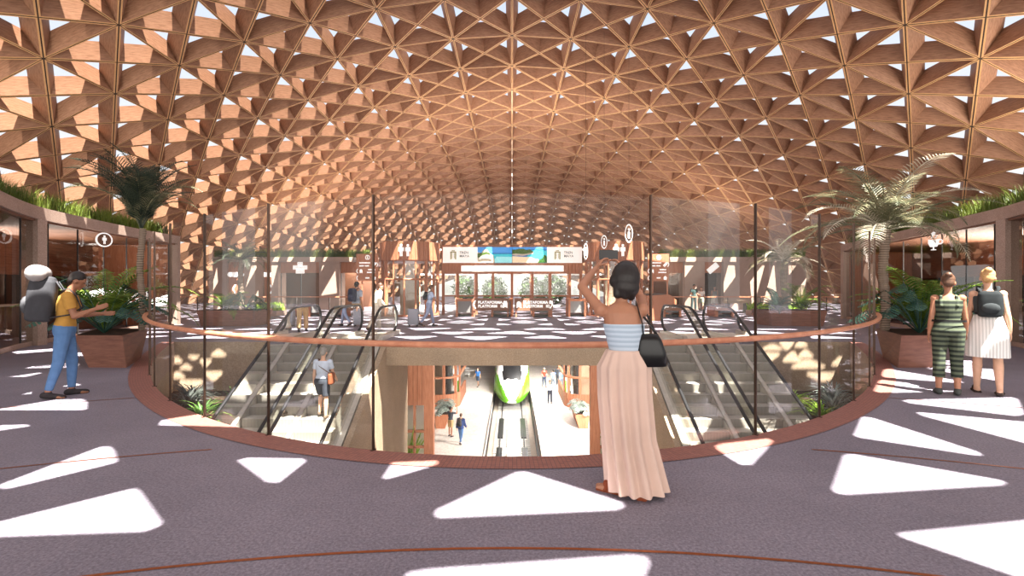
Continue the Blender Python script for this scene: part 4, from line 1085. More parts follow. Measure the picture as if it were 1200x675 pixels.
palm('small dark palm in front of the left back building', -10.95, 20.0, 2.65, 24, [M['palmd'],M['palm'],M['palmd']], 1.15, 1.3, 23, .25, .1)
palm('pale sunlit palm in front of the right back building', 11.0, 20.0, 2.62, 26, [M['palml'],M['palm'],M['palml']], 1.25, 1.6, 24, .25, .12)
fern('bright green fern at the back of the left foreground planter', -8.45, 10.3, .62, 24, 1.7, M['fern'], 31, .28, .7)
broadleaf('broadleaf_plant', 'dark split-leaved plant at the front of the left foreground planter', -7.95, 9.65, .62, 26, .40, .15, 1.15, M['broad'], 33)
fern('bright green fern at the back of the right foreground planter', 8.5, 10.3, .62, 24, 1.7, M['fern'], 32, .28, .7)
broadleaf('broadleaf_plant', 'dark split-leaved plant at the front of the right foreground planter', 7.95, 9.65, .62, 26, .40, .15, 1.15, M['broad'], 34)
fern('green fern beneath the small dark palm on the left', -11.5, 19.9, .62, 14, 1.4, M['fern'], 35, .24, 1.1)
broadleaf('broadleaf_plant', 'dark leafy plant beside the trunk of the small dark palm', -10.6, 19.7, .62, 20, .45, .2, .8, M['broad'], 36)
fern('green fern beneath the pale palm on the right', 11.6, 19.9, .62, 16, 1.5, M['fern'], 37, .24, 1.1)
fern('darker fern beside the trunk of the pale palm', 10.6, 19.8, .62, 12, 1.2, M['broad'], 38, .24, 1.1)
# planting beds on a ledge inside the opening
for s, wh in ((-1,'left'),(1,'right')):
    pts = [(s*6.43, DF-.03)]; 
    n = 16
    for i in range(n+1):
        x = 6.43 + (XE-.1-6.43)*i/n; pts.append((s*x, min(DF-.03, rim(x)+.05)))
    t = thing('planting_bed', 'sunken planting bed between the %s escalators and the stone wall' % wh, 'planter', (s*7,12,-7.2))
    mb = MB(); mb.prism(pts, -7.2, -1.35); obj('retaining_wall', mb, M['tan'], t)
    mb = MB(); mb.poly([(x,y,-1.345) for x,y in pts]); obj('soil', mb, M['soil'], t)
SPL = [('young grey-leaved clump nearest the rim',6.75,9.7,.75,'agave'),('grey-leaved clump in the middle of the bed',7.3,11.2,.85,'agave'),('grey-leaved clump against the back wall',8.2,12.7,.7,'agave'),('lime green strap-leaved clump beside the escalator',6.72,10.7,.7,'lime'),('lime green clump half way back beside the escalator',6.8,12.0,.6,'lime'),('grey-leaved clump in the outer corner',7.9,12.1,.8,'agave')]
for s, wh in ((-1,'left'),(1,'right')):
    for i, (lb, x, y, L, k) in enumerate(SPL):
        mt = M[k]
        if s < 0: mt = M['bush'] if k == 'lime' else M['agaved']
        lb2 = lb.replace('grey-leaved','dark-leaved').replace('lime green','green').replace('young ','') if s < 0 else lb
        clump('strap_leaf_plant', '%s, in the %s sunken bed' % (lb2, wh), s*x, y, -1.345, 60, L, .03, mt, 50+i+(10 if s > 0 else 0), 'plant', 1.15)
# plants of the lower level
for s, wh in ((-1,'left'),(1,'right')):
    for i, y in enumerate((31.1,31.9,32.7)):
        broadleaf('broadleaf_plant', '%s blue-grey plant in the %s planter of the lower level' % (('nearest','middle','farthest')[i], wh), s*4.35, y, ZL+.87, 14, .42, .24, .6, M['agave'], 70+i+(s+1)*5, 'plant', 4)
    clump('strap_leaf_plant', 'bright green plant behind the %s shopfront window of the lower level' % wh, s*4.75, 22.8, -7.19, 40, 2.6, .08, M['lime'], 80+s, 'plant', .5)
# greenery outside, seen through the screen
def bush(label, x, y, z, r_, n, seed):
    r = random.Random(seed); t = MB()
    for i in range(n):
        u = r.uniform(-1,1); a = r.uniform(0,2*PI); q = r_*(.55+.45*r.random()); c = math.sqrt(1-u*u); p = Vector((c*math.cos(a)*q, c*math.sin(a)*q, u*q*1.1+r_))
        b = Vector((r.uniform(-1,1),r.uniform(-1,1),r.uniform(-1,1))).normalized()*.13*r_; cc = b.orthogonal().normalized()*.06*r_
        t.poly([p-b, p+cc, p+b, p-cc])
    o = obj('shrub', t, M['bush']); o.location = (x,y,z); tag(o, label, 'shrub')
for px, d, r_, lb in ((545,46,1.3,'leftmost'),(580,44,1.2,'left of centre'),(624,44,1.2,'right of centre'),(648,47,1.4,'rightmost')):
    bush('leafy green shrub behind the glazed screen, %s of four' % lb, gx(px,d), d, .0, r_, 700, int(px))
M_ = 0
# ------------------------------------------------------------------ people
SKIN = {'a': plain('skin_tan', S(162,112,86), .5, 0, .4, .05), 'b': plain('skin_fair', S(214,168,140), .5, 0, .4, .05), 'c': plain('skin_brown', S(142,96,72), .5, 0, .4, .05)}
CL = {}
def cloth(name, rgb, var=.1):
    if name not in CL: CL[name] = plain('cloth_'+name, S(*rgb), .85, 0, .15, var, 14)
    return CL[name]
def sk(p, **k):
    """joint positions of a 1.70 m figure facing +Y; angles in degrees"""
    R = math.radians; J = {}
    lean = R(p.get('lean', 3)); ax = Vector((0, math.sin(lean), math.cos(lean))); sway = p.get('sway', 0)
    pel = Vector((0,0,.94)); J['pel'] = pel
    J['waist'] = pel + ax*.14 + Vector((sway*.3,0,0)); J['chest'] = pel + ax*.34 + Vector((sway*.7,0,0)); J['neck'] = pel + ax*.50 + Vector((sway,0,0))
    hd = R(p.get('head', 0)) + lean*.5; J['head'] = J['neck'] + Vector((p.get('headx',0), math.sin(hd)*.17+.015, math.cos(hd)*.17))
    J['hdir'] = (J['head']-J['neck']).normalized()
    tw = R(p.get('twist', 0))
    for s, n in ((-1,'L'),(1,'R')):
        J['sh'+n] = J['neck'] + Vector((s*p.get('shw',.172)*math.cos(tw), -s*p.get('shw',.172)*math.sin(tw), 0)) - ax*.055
        ap, ab, eb, inn = p.get('arm'+n, (5, 9, 15, 0))
        def dv(pt, a): return Vector((s*math.sin(a), math.sin(pt)*math.cos(a), -math.cos(pt)*math.cos(a)))
        if 'el'+n in p: J['el'+n] = Vector(p['el'+n]); J['wr'+n] = Vector(p['wr'+n])
        else:
            J['el'+n] = J['sh'+n] + dv(R(ap), R(ab))*.285
            J['wr'+n] = J['el'+n] + dv(R(ap+eb), R(ab-inn))*.245
        J['hip'+n] = pel + Vector((s*.088, 0, -.03))
        lp, kb, la = p.get('leg'+n, (0, 3, 2))
        J['kn'+n] = J['hip'+n] + dv(R(lp), R(la))*.42
        J['an'+n] = J['kn'+n] + dv(R(lp-kb), R(la*.5))*.41
        fp = R(p.get('foot'+n, 0) + min(0, lp-kb)*.6); yaw = R(p.get('toe'+n, 6))*s
        J['fd'+n] = Vector((math.sin(yaw)*math.cos(fp), math.cos(yaw)*math.cos(fp), math.sin(fp)))
    lo = min(min((J['an'+n]+J['fd'+n]*.17).z-.025, J['an'+n].z-.085) for n in 'LR')
    for q in J:
        if q != 'hdir' and not q.startswith('fd'): J[q] = J[q] - Vector((0,0,lo))
    return J
def torso_rings(J, g=1.0, z0=0, z1=9, add=0.0, fem=False):
    prof = [(-.10,.125,.095),(-.03,.158,.112),(.05,.150,.105),(.14,.124,.09),(.24,.142,.102),(.34,.160,.110),(.42,.165,.098),(.47,.125,.075),(.50,.06,.055)]
    if fem: prof = [(-.10,.130,.10),(-.03,.168,.120),(.05,.150,.105),(.14,.116,.085),(.24,.132,.10),(.34,.146,.105),(.42,.150,.09),(.47,.11,.068),(.50,.052,.05)]
    ax = (J['neck']-J['pel']).normalized(); rings = []; L = (J['neck']-J['pel']).length
    for h, rx, ry in prof:
        if h < z0-1e-6 or h > z1+1e-6: continue
        t = h/.5
        c = J['pel']+(J['neck']-J['pel'])*t
        yv = Vector((0,1,0)); yv = (yv-ax*yv.dot(ax)).normalized(); xv = Vector((1,0,0))
        rings.append([c + xv*(rx*g+add)*math.cos(2*PI*j/20) + yv*(ry*g+add)*math.sin(2*PI*j/20) for j in range(20)])
    return rings
def hand(mb, w, d, n_, s, curl, fr=.0088, sc=1.0):
    """palm, four unequal jointed fingers and a thumb leaving the side of the palm"""
    d = d.normalized(); n_ = (n_-d*n_.dot(d)).normalized(); lat = d.cross(n_)*s
    for k in range(4):
        q = (k-1.5)*.019*sc; mb.cap(w+lat*q*.7+d*.012, w+lat*q+d*.082*sc, .0135*sc, .0115*sc, 8)
    for k, L in enumerate((.062,.074,.080,.070)):
        p = w + lat*(k-1.5)*.0205*sc + d*.083*sc; a = math.radians(curl*.35); 
        for j in range(3):
            v = d*math.cos(a)+n_*math.sin(a); l = L*(.45,.32,.25)[j]*sc; mb.cap(p, p+v*l, fr*(1-.08*j), fr*(.93-.08*j), 8); p = p+v*l; a += math.radians(curl*(.55))
    p = w + lat*.026*sc + d*.022*sc
    for j, (l, r_) in enumerate(((.036,.0115),(.030,.0098),(.024,.009))):
        v = (lat*(.85-.25*j) + d*(.5+.25*j) + n_*(.25+.012*curl*.5)).normalized(); mb.cap(p, p+v*l*sc, r_*sc, r_*.9*sc, 8); p = p+v*l*sc
def person(label, loc, heading, height, pose, skin='a', top=None, bottom=None, shoes=None, hair=None, vox=.011, fem=False, eyes=False, extras=None, curl=25, group=None):
    """top/bottom/shoes/hair: (style, material)"""
    t = thing('person', label, 'person', loc, math.radians(heading), group)
    k = height/1.70; J = sk(pose); K = Matrix.Scale(k, 4); fat = pose.get('fat', 1.0)
    mb = MB(); mb.grid(torso_rings(J, fem=fem), 0, True, True, True)
    mb.cap(J['neck']-J['hdir']*.04, J['head']-J['hdir']*.03, .054 if not fem else .047, .05 if not fem else .044, 12)
    yaw = math.radians(pose.get('headyaw', 0)); hz = J['hdir']; hy = Vector((-math.sin(yaw), math.cos(yaw), 0)); hy = (hy-hz*hy.dot(hz)).normalized(); hx = hy.cross(hz)
    HR = Matrix((hx,hy,hz)).transposed(); H = lambda x,y,z: J['head']+HR@Vector((x,y,z))
    mb.ell(H(0,0,.025), .076, .094, .098, 16, HR); mb.ell(H(0,.022,-.045), .056, .066, .066, 14, HR)
    mb.cap(H(0,.088,.005), H(0,.106,-.026), .010, .014, 8); mb.ell(H(0,.078,-.092), .026,.02,.02, 10, HR)
    mb.cap(H(-.045,.082,.024), H(.045,.082,.024), .010,.010, 8); mb.cap(H(-.018,.086,-.056), H(.018,.086,-.056), .009,.009, 8)
    for s in (-1,1): mb.ell(H(s*.079,-.002,-.01), .012,.022,.032, 10, HR)
    for s, n in ((-1,'L'),(1,'R')):
        sh, el, wr = J['sh'+n], J['el'+n], J['wr'+n]
        g = .88 if fem else 1.0
        mb.ell(sh, .062*g,.058*g,.062*g, 12); mb.cap(sh, el, .050*g*fat, .039*g*fat); mb.cap(el, el.lerp(wr,.3), .040*g, .042*g); mb.cap(el.lerp(wr,.3), wr, .042*g*fat, .025*g)
        inw = Vector(pose['palm'+n]) if 'palm'+n in pose else Vector((-s,.15,0)); hand(mb, wr, pose_dir(pose, n, wr-el), inw, s, pose.get('curl'+n, curl), max(.0088, vox*.85), .96 if not fem else .9)
        hp, kn, an, fd = J['hip'+n], J['kn'+n], J['an'+n], J['fd'+n]
        mb.cap(hp, kn, .086*fat, .054*fat); mb.cap(kn, kn.lerp(an,.3), .053, .057*fat); mb.cap(kn.lerp(an,.3), an, .057*fat, .036)
        sd = Vector((fd.y,-fd.x,0)).normalized()
        mb.cap(an-fd*.045-Vector((0,0,.048)), an-Vector((0,0,.02)), .034, .038); mb.cap(an-fd*.03-Vector((0,0,.05)), an+fd*.13-Vector((0,0,.058)), .034, .026); mb.cap(an+fd*.11+sd*.02-Vector((0,0,.06)), an+fd*.165+sd*.012-Vector((0,0,.064)), .024, .02); mb.cap(an+fd*.11-sd*.022-Vector((0,0,.06)), an+fd*.155-sd*.022-Vector((0,0,.064)), .022, .017)
    obj('body', bake(mb.xform(K), 'body', vox), SKIN[skin], t, False)
    if eyes:
        for s in (-1,1):
            e_ = MB(); e_.ell(H(s*.032,.089,.006), .011,.007,.0075, 8, HR); obj('eye', e_.xform(K), M['dark'], t, False, True)
        e_ = MB(); e_.cap(H(-.02,.094,-.054), H(.02,.094,-.054), .005,.005,8); obj('mouth', e_.xform(K), cloth('lip',(150,84,78)), t, False, True)
    # hair
    if hair:
        st, hm = hair; mb = MB()
        mb.ell(H(0,-.014,.048), .084, .098, .092, 16, HR)
        if st == 'bob': mb.ell(H(.004,-.034,.012), .110,.104,.138, 20, HR); mb.ell(H(.012,-.05,-.06), .100,.076,.085, 16, HR); mb.ell(H(-.088,-.02,-.02), .030,.045,.05, 10, HR)
        if st in ('bob','long'):
            lo = -.125 if st == 'bob' else -.24
            mb.ell(H(0,-.05,-.03), .085,.068,.115, 16, HR)
            for s in (-1,0,1): mb.cap(H(s*.05,-.062+abs(s)*.02,.0), H(s*.055,-.06+abs(s)*.02,lo), .05, .034)
        elif st == 'bun': mb.ell(H(0,-.06,.0), .07,.05,.075, 14, HR); mb.ell(H(0,-.085,.105), .047,.045,.042, 12, HR)
        elif st == 'pony': mb.ell(H(0,-.06,.0), .07,.05,.075, 14, HR); mb.cap(H(0,-.105,.05), H(0,-.15,-.04), .03,.032); mb.cap(H(0,-.15,-.04), H(0,-.13,-.15), .032,.014)
        else: mb.ell(H(0,-.055,.0), .072,.052,.075, 14, HR)
        obj('hair', bake(mb.xform(K), 'hair', max(.009,vox*.9), 2), hm, t, False)
    # clothing follows the same joints
    if top:
        st, m_ = top; mb = MB()
        if st == 'bandeau': mb.grid(torso_rings(J, 1.0, .05, .35, .014, fem), 0, True, True, True)
        else:
            z1 = .47 if st != 'tank' else .42
            mb.grid(torso_rings(J, 1.04, -.10 if st != 'tank' else .05, z1, .012 if st != 'jacket' else .03, fem), 0, True, True, True)
            for s, n in ((-1,'L'),(1,'R')):
                sh, el, wr = J['sh'+n], J['el'+n], J['wr'+n]; ad = .012 if st != 'jacket' else .026
                if st == 'tank': mb.cap(J['neck']+Vector((s*.085,-.055,-.03)), J['chest']+Vector((s*.09,-.10,0)), .022,.022); mb.cap(J['neck']+Vector((s*.085,.02,-.02)), J['chest']+Vector((s*.09,.09,0)), .022,.022); mb.cap(J['neck']+Vector((s*.085,-.06,-.03)), J['neck']+Vector((s*.085,.03,-.02)), .022,.022); continue
                mb.ell(sh, .064+ad,.060+ad,.062+ad, 12)
                if st == 'tee': mb.cap(sh, sh.lerp(el,.62), .054+ad, .052+ad, 12, True, False)
                else: mb.cap(sh, el, .052+ad, .042+ad); mb.cap(el, el.lerp(wr,.88), .043+ad, .030+ad, 12, True, False)
        obj('top', bake(mb.xform(K), 'top', max(.009,vox*.95), 3), m_, t, False)
    if bottom:
        st, m_ = bottom; mb = MB()
        if st in ('trousers','jeans','crop','shorts'):
            mb.grid(torso_rings(J, 1.05, -.10, .05 if st != 'crop' else .14, .012, fem), 0, True, True, True)
            for s, n in ((-1,'L'),(1,'R')):
                hp, kn, an = J['hip'+n], J['kn'+n], J['an'+n]; ad = {'jeans':.010,'trousers':.02,'crop':.018,'shorts':.024}[st]
                if st == 'shorts': mb.cap(hp, hp.lerp(kn,.86), .090+ad, .066+ad, 12, True, False); continue
                mb.cap(hp, kn, .089*fat+ad, .057*fat+ad); e_ = kn.lerp(an, .95 if st != 'crop' else .62); mb.cap(kn, e_, .058*fat+ad, (.040 if st == 'jeans' else .05)+ad*(.6 if st=='jeans' else 1.2), 12, True, False)
        elif st == 'skirt':
            rings = []; a = J['pel']+Vector((0,0,.16)); b = (J['knL']+J['knR'])/2 + Vector((0,0,.02))
            for i in range(9):
                q = i/8; c = a.lerp(b,q); rx = .148+.065*min(1,q*2.2)+.02*q; ry = .118+.045*min(1,q*2)+.03*q
                rings.append([c+Vector((rx*(1+.03*q*math.sin(9*2*PI*j/72))*math.cos(2*PI*j/72), ry*(1+.05*q*math.sin(9*2*PI*j/72))*math.sin(2*PI*j/72),0)) for j in range(72)])
            mb.grid(rings, 0, True, True, False)
            me = mb.xform(K).mesh('skirt', None, True); obj('skirt', me, m_, t, False); mb = None
        elif st == 'maxi':
            rings = []
            ctl = pose['maxi']
            for i in range(25):
                q = i/24*(len(ctl)-1); a = min(int(q), len(ctl)-2); u = q-a; u = u*u*(3-2*u)*.5+u*.5
                x, y, z, rx, ry = [p0+(p1-p0)*u for p0, p1 in zip(ctl[a], ctl[a+1])]; f = .02+.085*(i/24)**.8
                rings.append([Vector((x+rx*(1+f*math.sin(13*th+.6*math.sin(3*th)+i*.03))*math.cos(th), y+ry*(1+f*1.3*math.sin(13*th+.6*math.sin(3*th)+i*.03))*math.sin(th), z)) for th in [2*PI*j/156 for j in range(156)]])
            mb.grid(rings, 0, True, True, False); me = mb.mesh('skirt', None, True); obj('skirt', me, m_, t, False); mb = None
        if mb: obj({'shorts':'shorts','jeans':'jeans'}.get(st,'trousers'), bake(mb.xform(K), 'legwear', max(.009,vox*.95), 3), m_, t, False)
    if shoes:
        st, m_ = shoes
        for s, n in ((-1,'L'),(1,'R')):
            mb = MB(); an, fd = J['an'+n], J['fd'+n]; sd = Vector((fd.y,-fd.x,0)).normalized()
            if st == 'sandal':
                for o_ in (-.018,.018): mb.cap(an-fd*.06+sd*o_-Vector((0,0,.078)), an+fd*.15+sd*o_-Vector((0,0,.078)), .026,.024,10)
                mb.cap(an+fd*.085-sd*.045-Vector((0,0,.06)), an+fd*.085+sd*.045-Vector((0,0,.06)), .014,.014,8); mb.cap(an+fd*.08+Vector((0,0,-.03)), an+fd*.07-Vector((0,0,.03)), .04,.036); 
            else:
                mb.cap(an-fd*.045-Vector((0,0,.048)), an-Vector((0,0,.025)), .042,.046); mb.cap(an-fd*.035-Vector((0,0,.05)), an+fd*.15-Vector((0,0,.056)), .042,.034); mb.cap(an+fd*.10-sd*.015-Vector((0,0,.058)), an+fd*.168-sd*.01-Vector((0,0,.06)), .034,.028)
            obj('sandal' if st == 'sandal' else 'shoe', bake(mb.xform(K), 'shoe', max(.009,vox*.9), 2), m_, t, False)
    if extras: extras(t, J, K, H)
    return t
def pose_dir(pose, n, dflt): return Vector(pose['hand'+n]) if 'hand'+n in pose else dflt
# what people carry stays a thing of its own; placed in world space from the wearer's joints
def carried(t, name, label, cat, local_mb, mat, K, sub=()):
    R = Matrix.Translation(t.location) @ Matrix.Rotation(t.rotation_euler[2], 4, 'Z')
    root = thing(name, label, cat, tuple(t.location)); root.location = t.location
    inv = Matrix.Translation(-Vector(t.location))
    me = local_mb if not isinstance(local_mb, MB) else bake(local_mb.xform(K), name, .012, 3)
    me.transform(inv @ R); o = obj('bag_body' if 'pack' in name or 'bag' in name else 'body', me, mat, root, False)
    for nme, mb, m_ in sub:
        mb.xform(K).xform(inv @ R); obj(nme, mb, m_, o if nme in ('front_pocket','rolled_top') else root, False, True)
    return root
def backpack(J, w=.15, d=.10, h=.42, zoff=-.02, big=False):
    """bag body and two straps, against the wearer's back"""
    ax = (J['neck']-J['pel']).normalized(); bk = Vector((0,-ax.z,ax.y)); c = J['chest'] + bk*(.125+d) + ax*zoff
    mb = MB(); rings = []
    for q, g in ((-1,.7),(-.92,.92),(-.4,1),(.3,1),(.75,.92),(.95,.72),(1,.45)):
        rings.append([c+ax*(q*h/2)+Vector((1,0,0))*(w*g*math.copysign(abs(math.cos(a))**.6,math.cos(a)))+bk*(d*g*math.copysign(abs(math.sin(a))**.6,math.sin(a))) for a in [2*PI*j/24 for j in range(24)]])
    mb.grid(rings,0,True,True,True)
    pk = MB(); pk.ell(c+bk*d*.95-ax*h*.16, w*.72, d*.4, h*.2, 12); 
    st = MB()
    for s in (-1,1):
        p = J['neck']+Vector((s*.10,0,0)); f = -bk
        st.tube([c+ax*h*.40+Vector((s*w*.5,0,0))-bk*d*.9, p+bk*.07+ax*.025, p+ax*.055-bk*.0, p+f*.085-ax*.04, J['chest']+f*.150+Vector((s*.115,0,-.04)), J['waist']+f*.05+Vector((s*.165,0,.06)), c-ax*h*.4+Vector((s*w*.6,0,0))-bk*d*.8], .022, 8, flat=.4)
    return mb, pk, st
HB = {k: plain('hair_'+k, S(*v), .5, 0, .4, .25, 60) for k, v in dict(black=(30,24,22), brown=(84,58,42), blonde=(186,146,98), grey=(150,144,138)).items()}

# --- the woman photographing the hall
pW = dict(lean=1, shw=.158, sway=-.05, head=6, headx=.02, headyaw=12, elL=(-.335,.13,1.56), wrL=(-.19,.31,1.715), elR=(.17,.27,1.47), wrR=(.035,.36,1.69),
  handL=(.55,.25,.75), handR=(-.35,.15,.9), palmL=(.9,.1,-.5), palmR=(-.95,.1,-.2), curlL=55, curlR=60, legL=(1,2,-1), legR=(-3,4,0), toeL=58, toeR=20,
  maxi=[(-.03,-.005,1.05,.132,.102),(-.03,-.005,.93,.19,.142),(-.025,0,.72,.186,.155),(.005,.01,.40,.185,.165),(.07,.02,.03,.215,.19)])
def exW(t, J, K, H):
    pass
sk_m = plain('sheer_skirt', S(204,176,162), .8, 0, .2, .08, 3)
bl_m = stripes('pale_blue_pleats', S(160,176,192), S(182,196,210), 9, 'Z', .8)
W = person('woman in pale blue strapless top and long pinkish skirt raising a phone, at the glass', (.85,3.62,0), 0, 1.64, pW, 'a', ('bandeau', bl_m), ('maxi', sk_m), ('sandal', cloth('sandal',(128,66,44))), ('bob', HB['black']), .0062, True, True, exW)
JW = sk(pW); KW = Matrix.Scale(1.64/1.70, 4)
# phone between her hands
pc = (JW['wrL']+JW['wrR'])/2 + Vector((.0,.035,.125))
ph = thing('phone', 'dark phone held up in both hands by the woman in the long skirt', 'phone', tuple(Vector(W.location)+KW@pc))
mb = MB(); mb.box(-.075,.075,-.005,.005,-.038,.038); obj('body', mb, M['black'], ph, False)
mb = MB(); mb.poly([(-.07,-.0056,-.033),(.07,-.0056,-.033),(.07,-.0056,.033),(-.07,-.0056,.033)]); obj('screen', mb, M['dark'], ph, False)
# black shoulder bag on her right hip
hb = thing('shoulder_bag', 'black shoulder bag hanging at the right hip of the woman in the long skirt', 'bag', (1.0,3.56,1.05))
mb = MB(); rings = []
for z, g, d_ in ((-.115,.75,.7),(-.11,.95,.95),(-.02,1.0,1.0),(.07,.8,.8),(.115,.6,.5),(.12,.5,.3)):
    rings.append([(.105*g*math.copysign(abs(math.cos(a))**.7,math.cos(a))-.01*z/.1, .048*d_*math.copysign(abs(math.sin(a))**.7,math.sin(a)), z) for a in [2*PI*j/28 for j in range(28)]])
mb.grid(rings,0,True,True,True); obj('bag_body', mb, M['black'], hb, False, True)
shR = Vector(W.location)+KW@JW['shR']-Vector(hb.location)
mb = MB(); mb.tube([(-.055,0,.11), shR+Vector((-.02,-.085,-.10)), shR+Vector((-.05,-.05,.035)), shR+Vector((-.045,.01,.058)), shR+Vector((-.02,.075,.0)), (.0,.075,.2), (.05,.02,.11)], .009, 8, flat=.5); obj('strap', mb, M['black'], hb, False, True)

# --- the traveller with the large rucksack on the left
pB = dict(lean=6, head=18, armL=(20,6,72,5), armR=(16,6,98,8), legL=(9,10,2), legR=(-7,8,2), curl=40)
Pk = person('person in mustard top and blue jeans with a large grey rucksack, left foreground', (-6.19,6.85,0), -55, 1.70, pB, 'c', ('tee', cloth('mustard',(176,132,66))), ('jeans', cloth('denim',(84,116,158))), ('shoe', cloth('darkshoe',(52,48,50))), ('short', HB['black']), .010, False, True)
J = sk(pB); K1 = Matrix.Scale(1,4); bagm, pk, st = backpack(J, .19, .15, .62, .05)
rl = MB(); ax = (J['neck']-J['pel']).normalized(); c = J['chest']+Vector((0,-.30,.42)); rl.cap(c+Vector((-.17,0,0)), c+Vector((.17,0,0)), .115, .115, 14)
carried(Pk, 'backpack', 'large grey rucksack with pale rolled top on the back of the mustard-topped person', 'backpack', bagm, cloth('packgrey',(62,62,66)), K1, (('front_pocket', pk, cloth('packpocket',(78,78,82))), ('strap', st, cloth('packdark',(60,60,64))), ('rolled_top', rl, cloth('packpale',(160,154,152)))))

# --- the two women on the right
jm = stripes('striped_jumpsuit', S(42,48,42), S(84,92,74), 4.6, 'Z', .8)
pC = dict(lean=1, shw=.148, armL=(-6,8,14,2), armR=(10,8,16,2), legL=(-2,3,2), legR=(6,16,1))
A1 = person('woman in dark green striped jumpsuit with black belt walking away, right foreground', (6.17,7.0,0), -36, 1.66, pC, 'a', ('tank', jm), ('crop', jm), ('shoe', cloth('greyshoe',(70,72,70))), ('bun', HB['brown']), .010, True, False)
A1.children[0]
J = sk(pC); be = MB(); kk = 1.66/1.70
rg = torso_rings(J, 1.12, .05, .14, .034, True); r0 = [[p+Vector((0,0,.055)) for p in rg[0]],[p+Vector((0,0,.085)) for p in rg[0]]]; r0 = [[J['waist'].lerp(p,.93) if False else p for p in r] for r in r0]
be.grid(r0,0,True,False,False); obj('belt', be.xform(Matrix.Scale(kk,4)), M['black'], A1, False, True)
wm = stripes('white_striped_skirt', S(206,204,200), S(236,234,230), 9, 'X', .8)
pD = dict(lean=1, shw=.148, armL=(8,8,14,2), armR=(-8,9,14,2), legL=(7,6,2), legR=(-6,12,1))
A2 = person('woman with blonde bun in dark top and short white skirt walking away, right foreground', (6.78,7.05,0), -38, 1.73, pD, 'b', ('tank', cloth('darktop',(66,72,74))), ('skirt', wm), ('sandal', cloth('darksandal',(60,50,46))), ('bun', HB['blonde']), .010, True, False)
J = sk(pD); bagm, pk, st = backpack(J, .135, .085, .36, -.03)
carried(A2, 'backpack', 'small black backpack on the back of the woman with the blonde bun', 'backpack', bagm, cloth('packblack',(40,44,46)), Matrix.Scale(1.73/1.7,4), (('front_pocket', pk, cloth('packblack2',(50,54,56))), ('strap', st, cloth('packblack',(40,44,46)))))

# --- on the escalators and behind them
pE = dict(lean=8, armL=(-4,8,14,2), armR=(14,9,30,4), legL=(26,34,2), legR=(-2,4,2))
ze = -7.2*(round((14.1-11.45)/(.3464)-.5)+.5)/36
E = person('grey-haired person in pale shirt and dark shorts riding up the left escalator', (-4.38,11.42,ze), 0, 1.58, pE, 'b', ('tee', cloth('paleblue',(196,206,222))), ('shorts', cloth('slate',(58,62,70))), ('shoe', cloth('brownshoe',(90,76,64))), ('short', HB['grey']), .011)
J = sk(pE); mb = MB(); c = J['pel']+Vector((.24,-.03,.06)); mb.grid([[c+Vector((.06*g*math.cos(a), .15*g*math.copysign(abs(math.sin(a))**.5,math.sin(a)), z)) for a in [2*PI*j/20 for j in range(20)]] for z, g in ((-.15,.8),(-.13,1),(.1,1),(.13,.7))],0,True,True,True)
sp_ = MB(); sp_.tube([c+Vector((0,-.1,.12)), J['neck']+Vector((-.05,-.13,-.14)), J['neck']+Vector((-.095,-.03,.03)), J['neck']+Vector((-.06,.10,-.10)), c+Vector((-.02,.12,.12))], .018, 8, flat=.4)
carried(E, 'shoulder_bag', 'brown leather shoulder bag on the person riding the left escalator', 'bag', mb, cloth('leather',(136,78,52)), Matrix.Scale(1.58/1.7,4), (('strap', sp_, cloth('leatherdark',(96,60,44))),))
pF = dict(lean=2, armL=(6,8,20,2), armR=(-6,8,20,2), legL=(8,4,2), legR=(-9,10,2))
Fp = person('person in khaki trousers with navy backpack at the top of the left escalators', (-5.35,17.0,0), -20, 1.68, pF, 'a', ('tee', cloth('greyblue',(150,156,170))), ('trousers', cloth('khaki',(186,154,112))), ('shoe', cloth('darkshoe',(52,48,50))), ('short', HB['black']), .013)
J = sk(pF); bagm, pk, st = backpack(J, .15, .10, .46, -.02)
carried(Fp, 'backpack', 'navy backpack on the person in khaki trousers above the left escalators', 'backpack', bagm, cloth('navy',(44,48,66)), Matrix.Scale(1,4), (('front_pocket', pk, cloth('navy2',(54,58,78))), ('strap', st, cloth('navy',(44,48,66)))))
pG = dict(lean=14, armL=(20,10,20,2), armR=(-12,8,30,2), legL=(14,8,2), legR=(-14,16,2))
person('person in cream jacket and pale trousers leaning forward beside the navy backpack', (-4.72,17.2,0), -60, 1.66, pG, 'b', ('jacket', cloth('cream',(222,210,190))), ('trousers', cloth('pale',(206,196,182))), ('shoe', cloth('brownshoe',(90,76,64))), ('short', HB['brown']), .013)
pH = dict(lean=10, shw=.155, armL=(-20,10,10,2), armR=(24,8,50,4), legL=(18,8,2), legR=(-16,20,2))
Hp = person('woman with brown ponytail in pale blue top and jeans pulling a suitcase', (-3.25,19.4,0), -75, 1.62, pH, 'a', ('tee', cloth('skyblue',(176,190,214))), ('jeans', cloth('palejean',(142,152,178))), ('shoe', cloth('darkshoe',(52,48,50))), ('pony', HB['brown']), .013, True)
J = sk(pH); bagm, pk, st = backpack(J, .12, .08, .34, -.03)
carried(Hp, 'backpack', 'small dark backpack on the woman pulling the suitcase', 'backpack', bagm, cloth('packblack',(40,44,46)), Matrix.Scale(.95,4), (('front_pocket', pk, cloth('packblack2',(50,54,56))), ('strap', st, cloth('packblack',(40,44,46)))))
t = thing('suitcase', 'grey wheeled suitcase trailing behind the woman in jeans', 'suitcase', (-3.85,19.3,0))
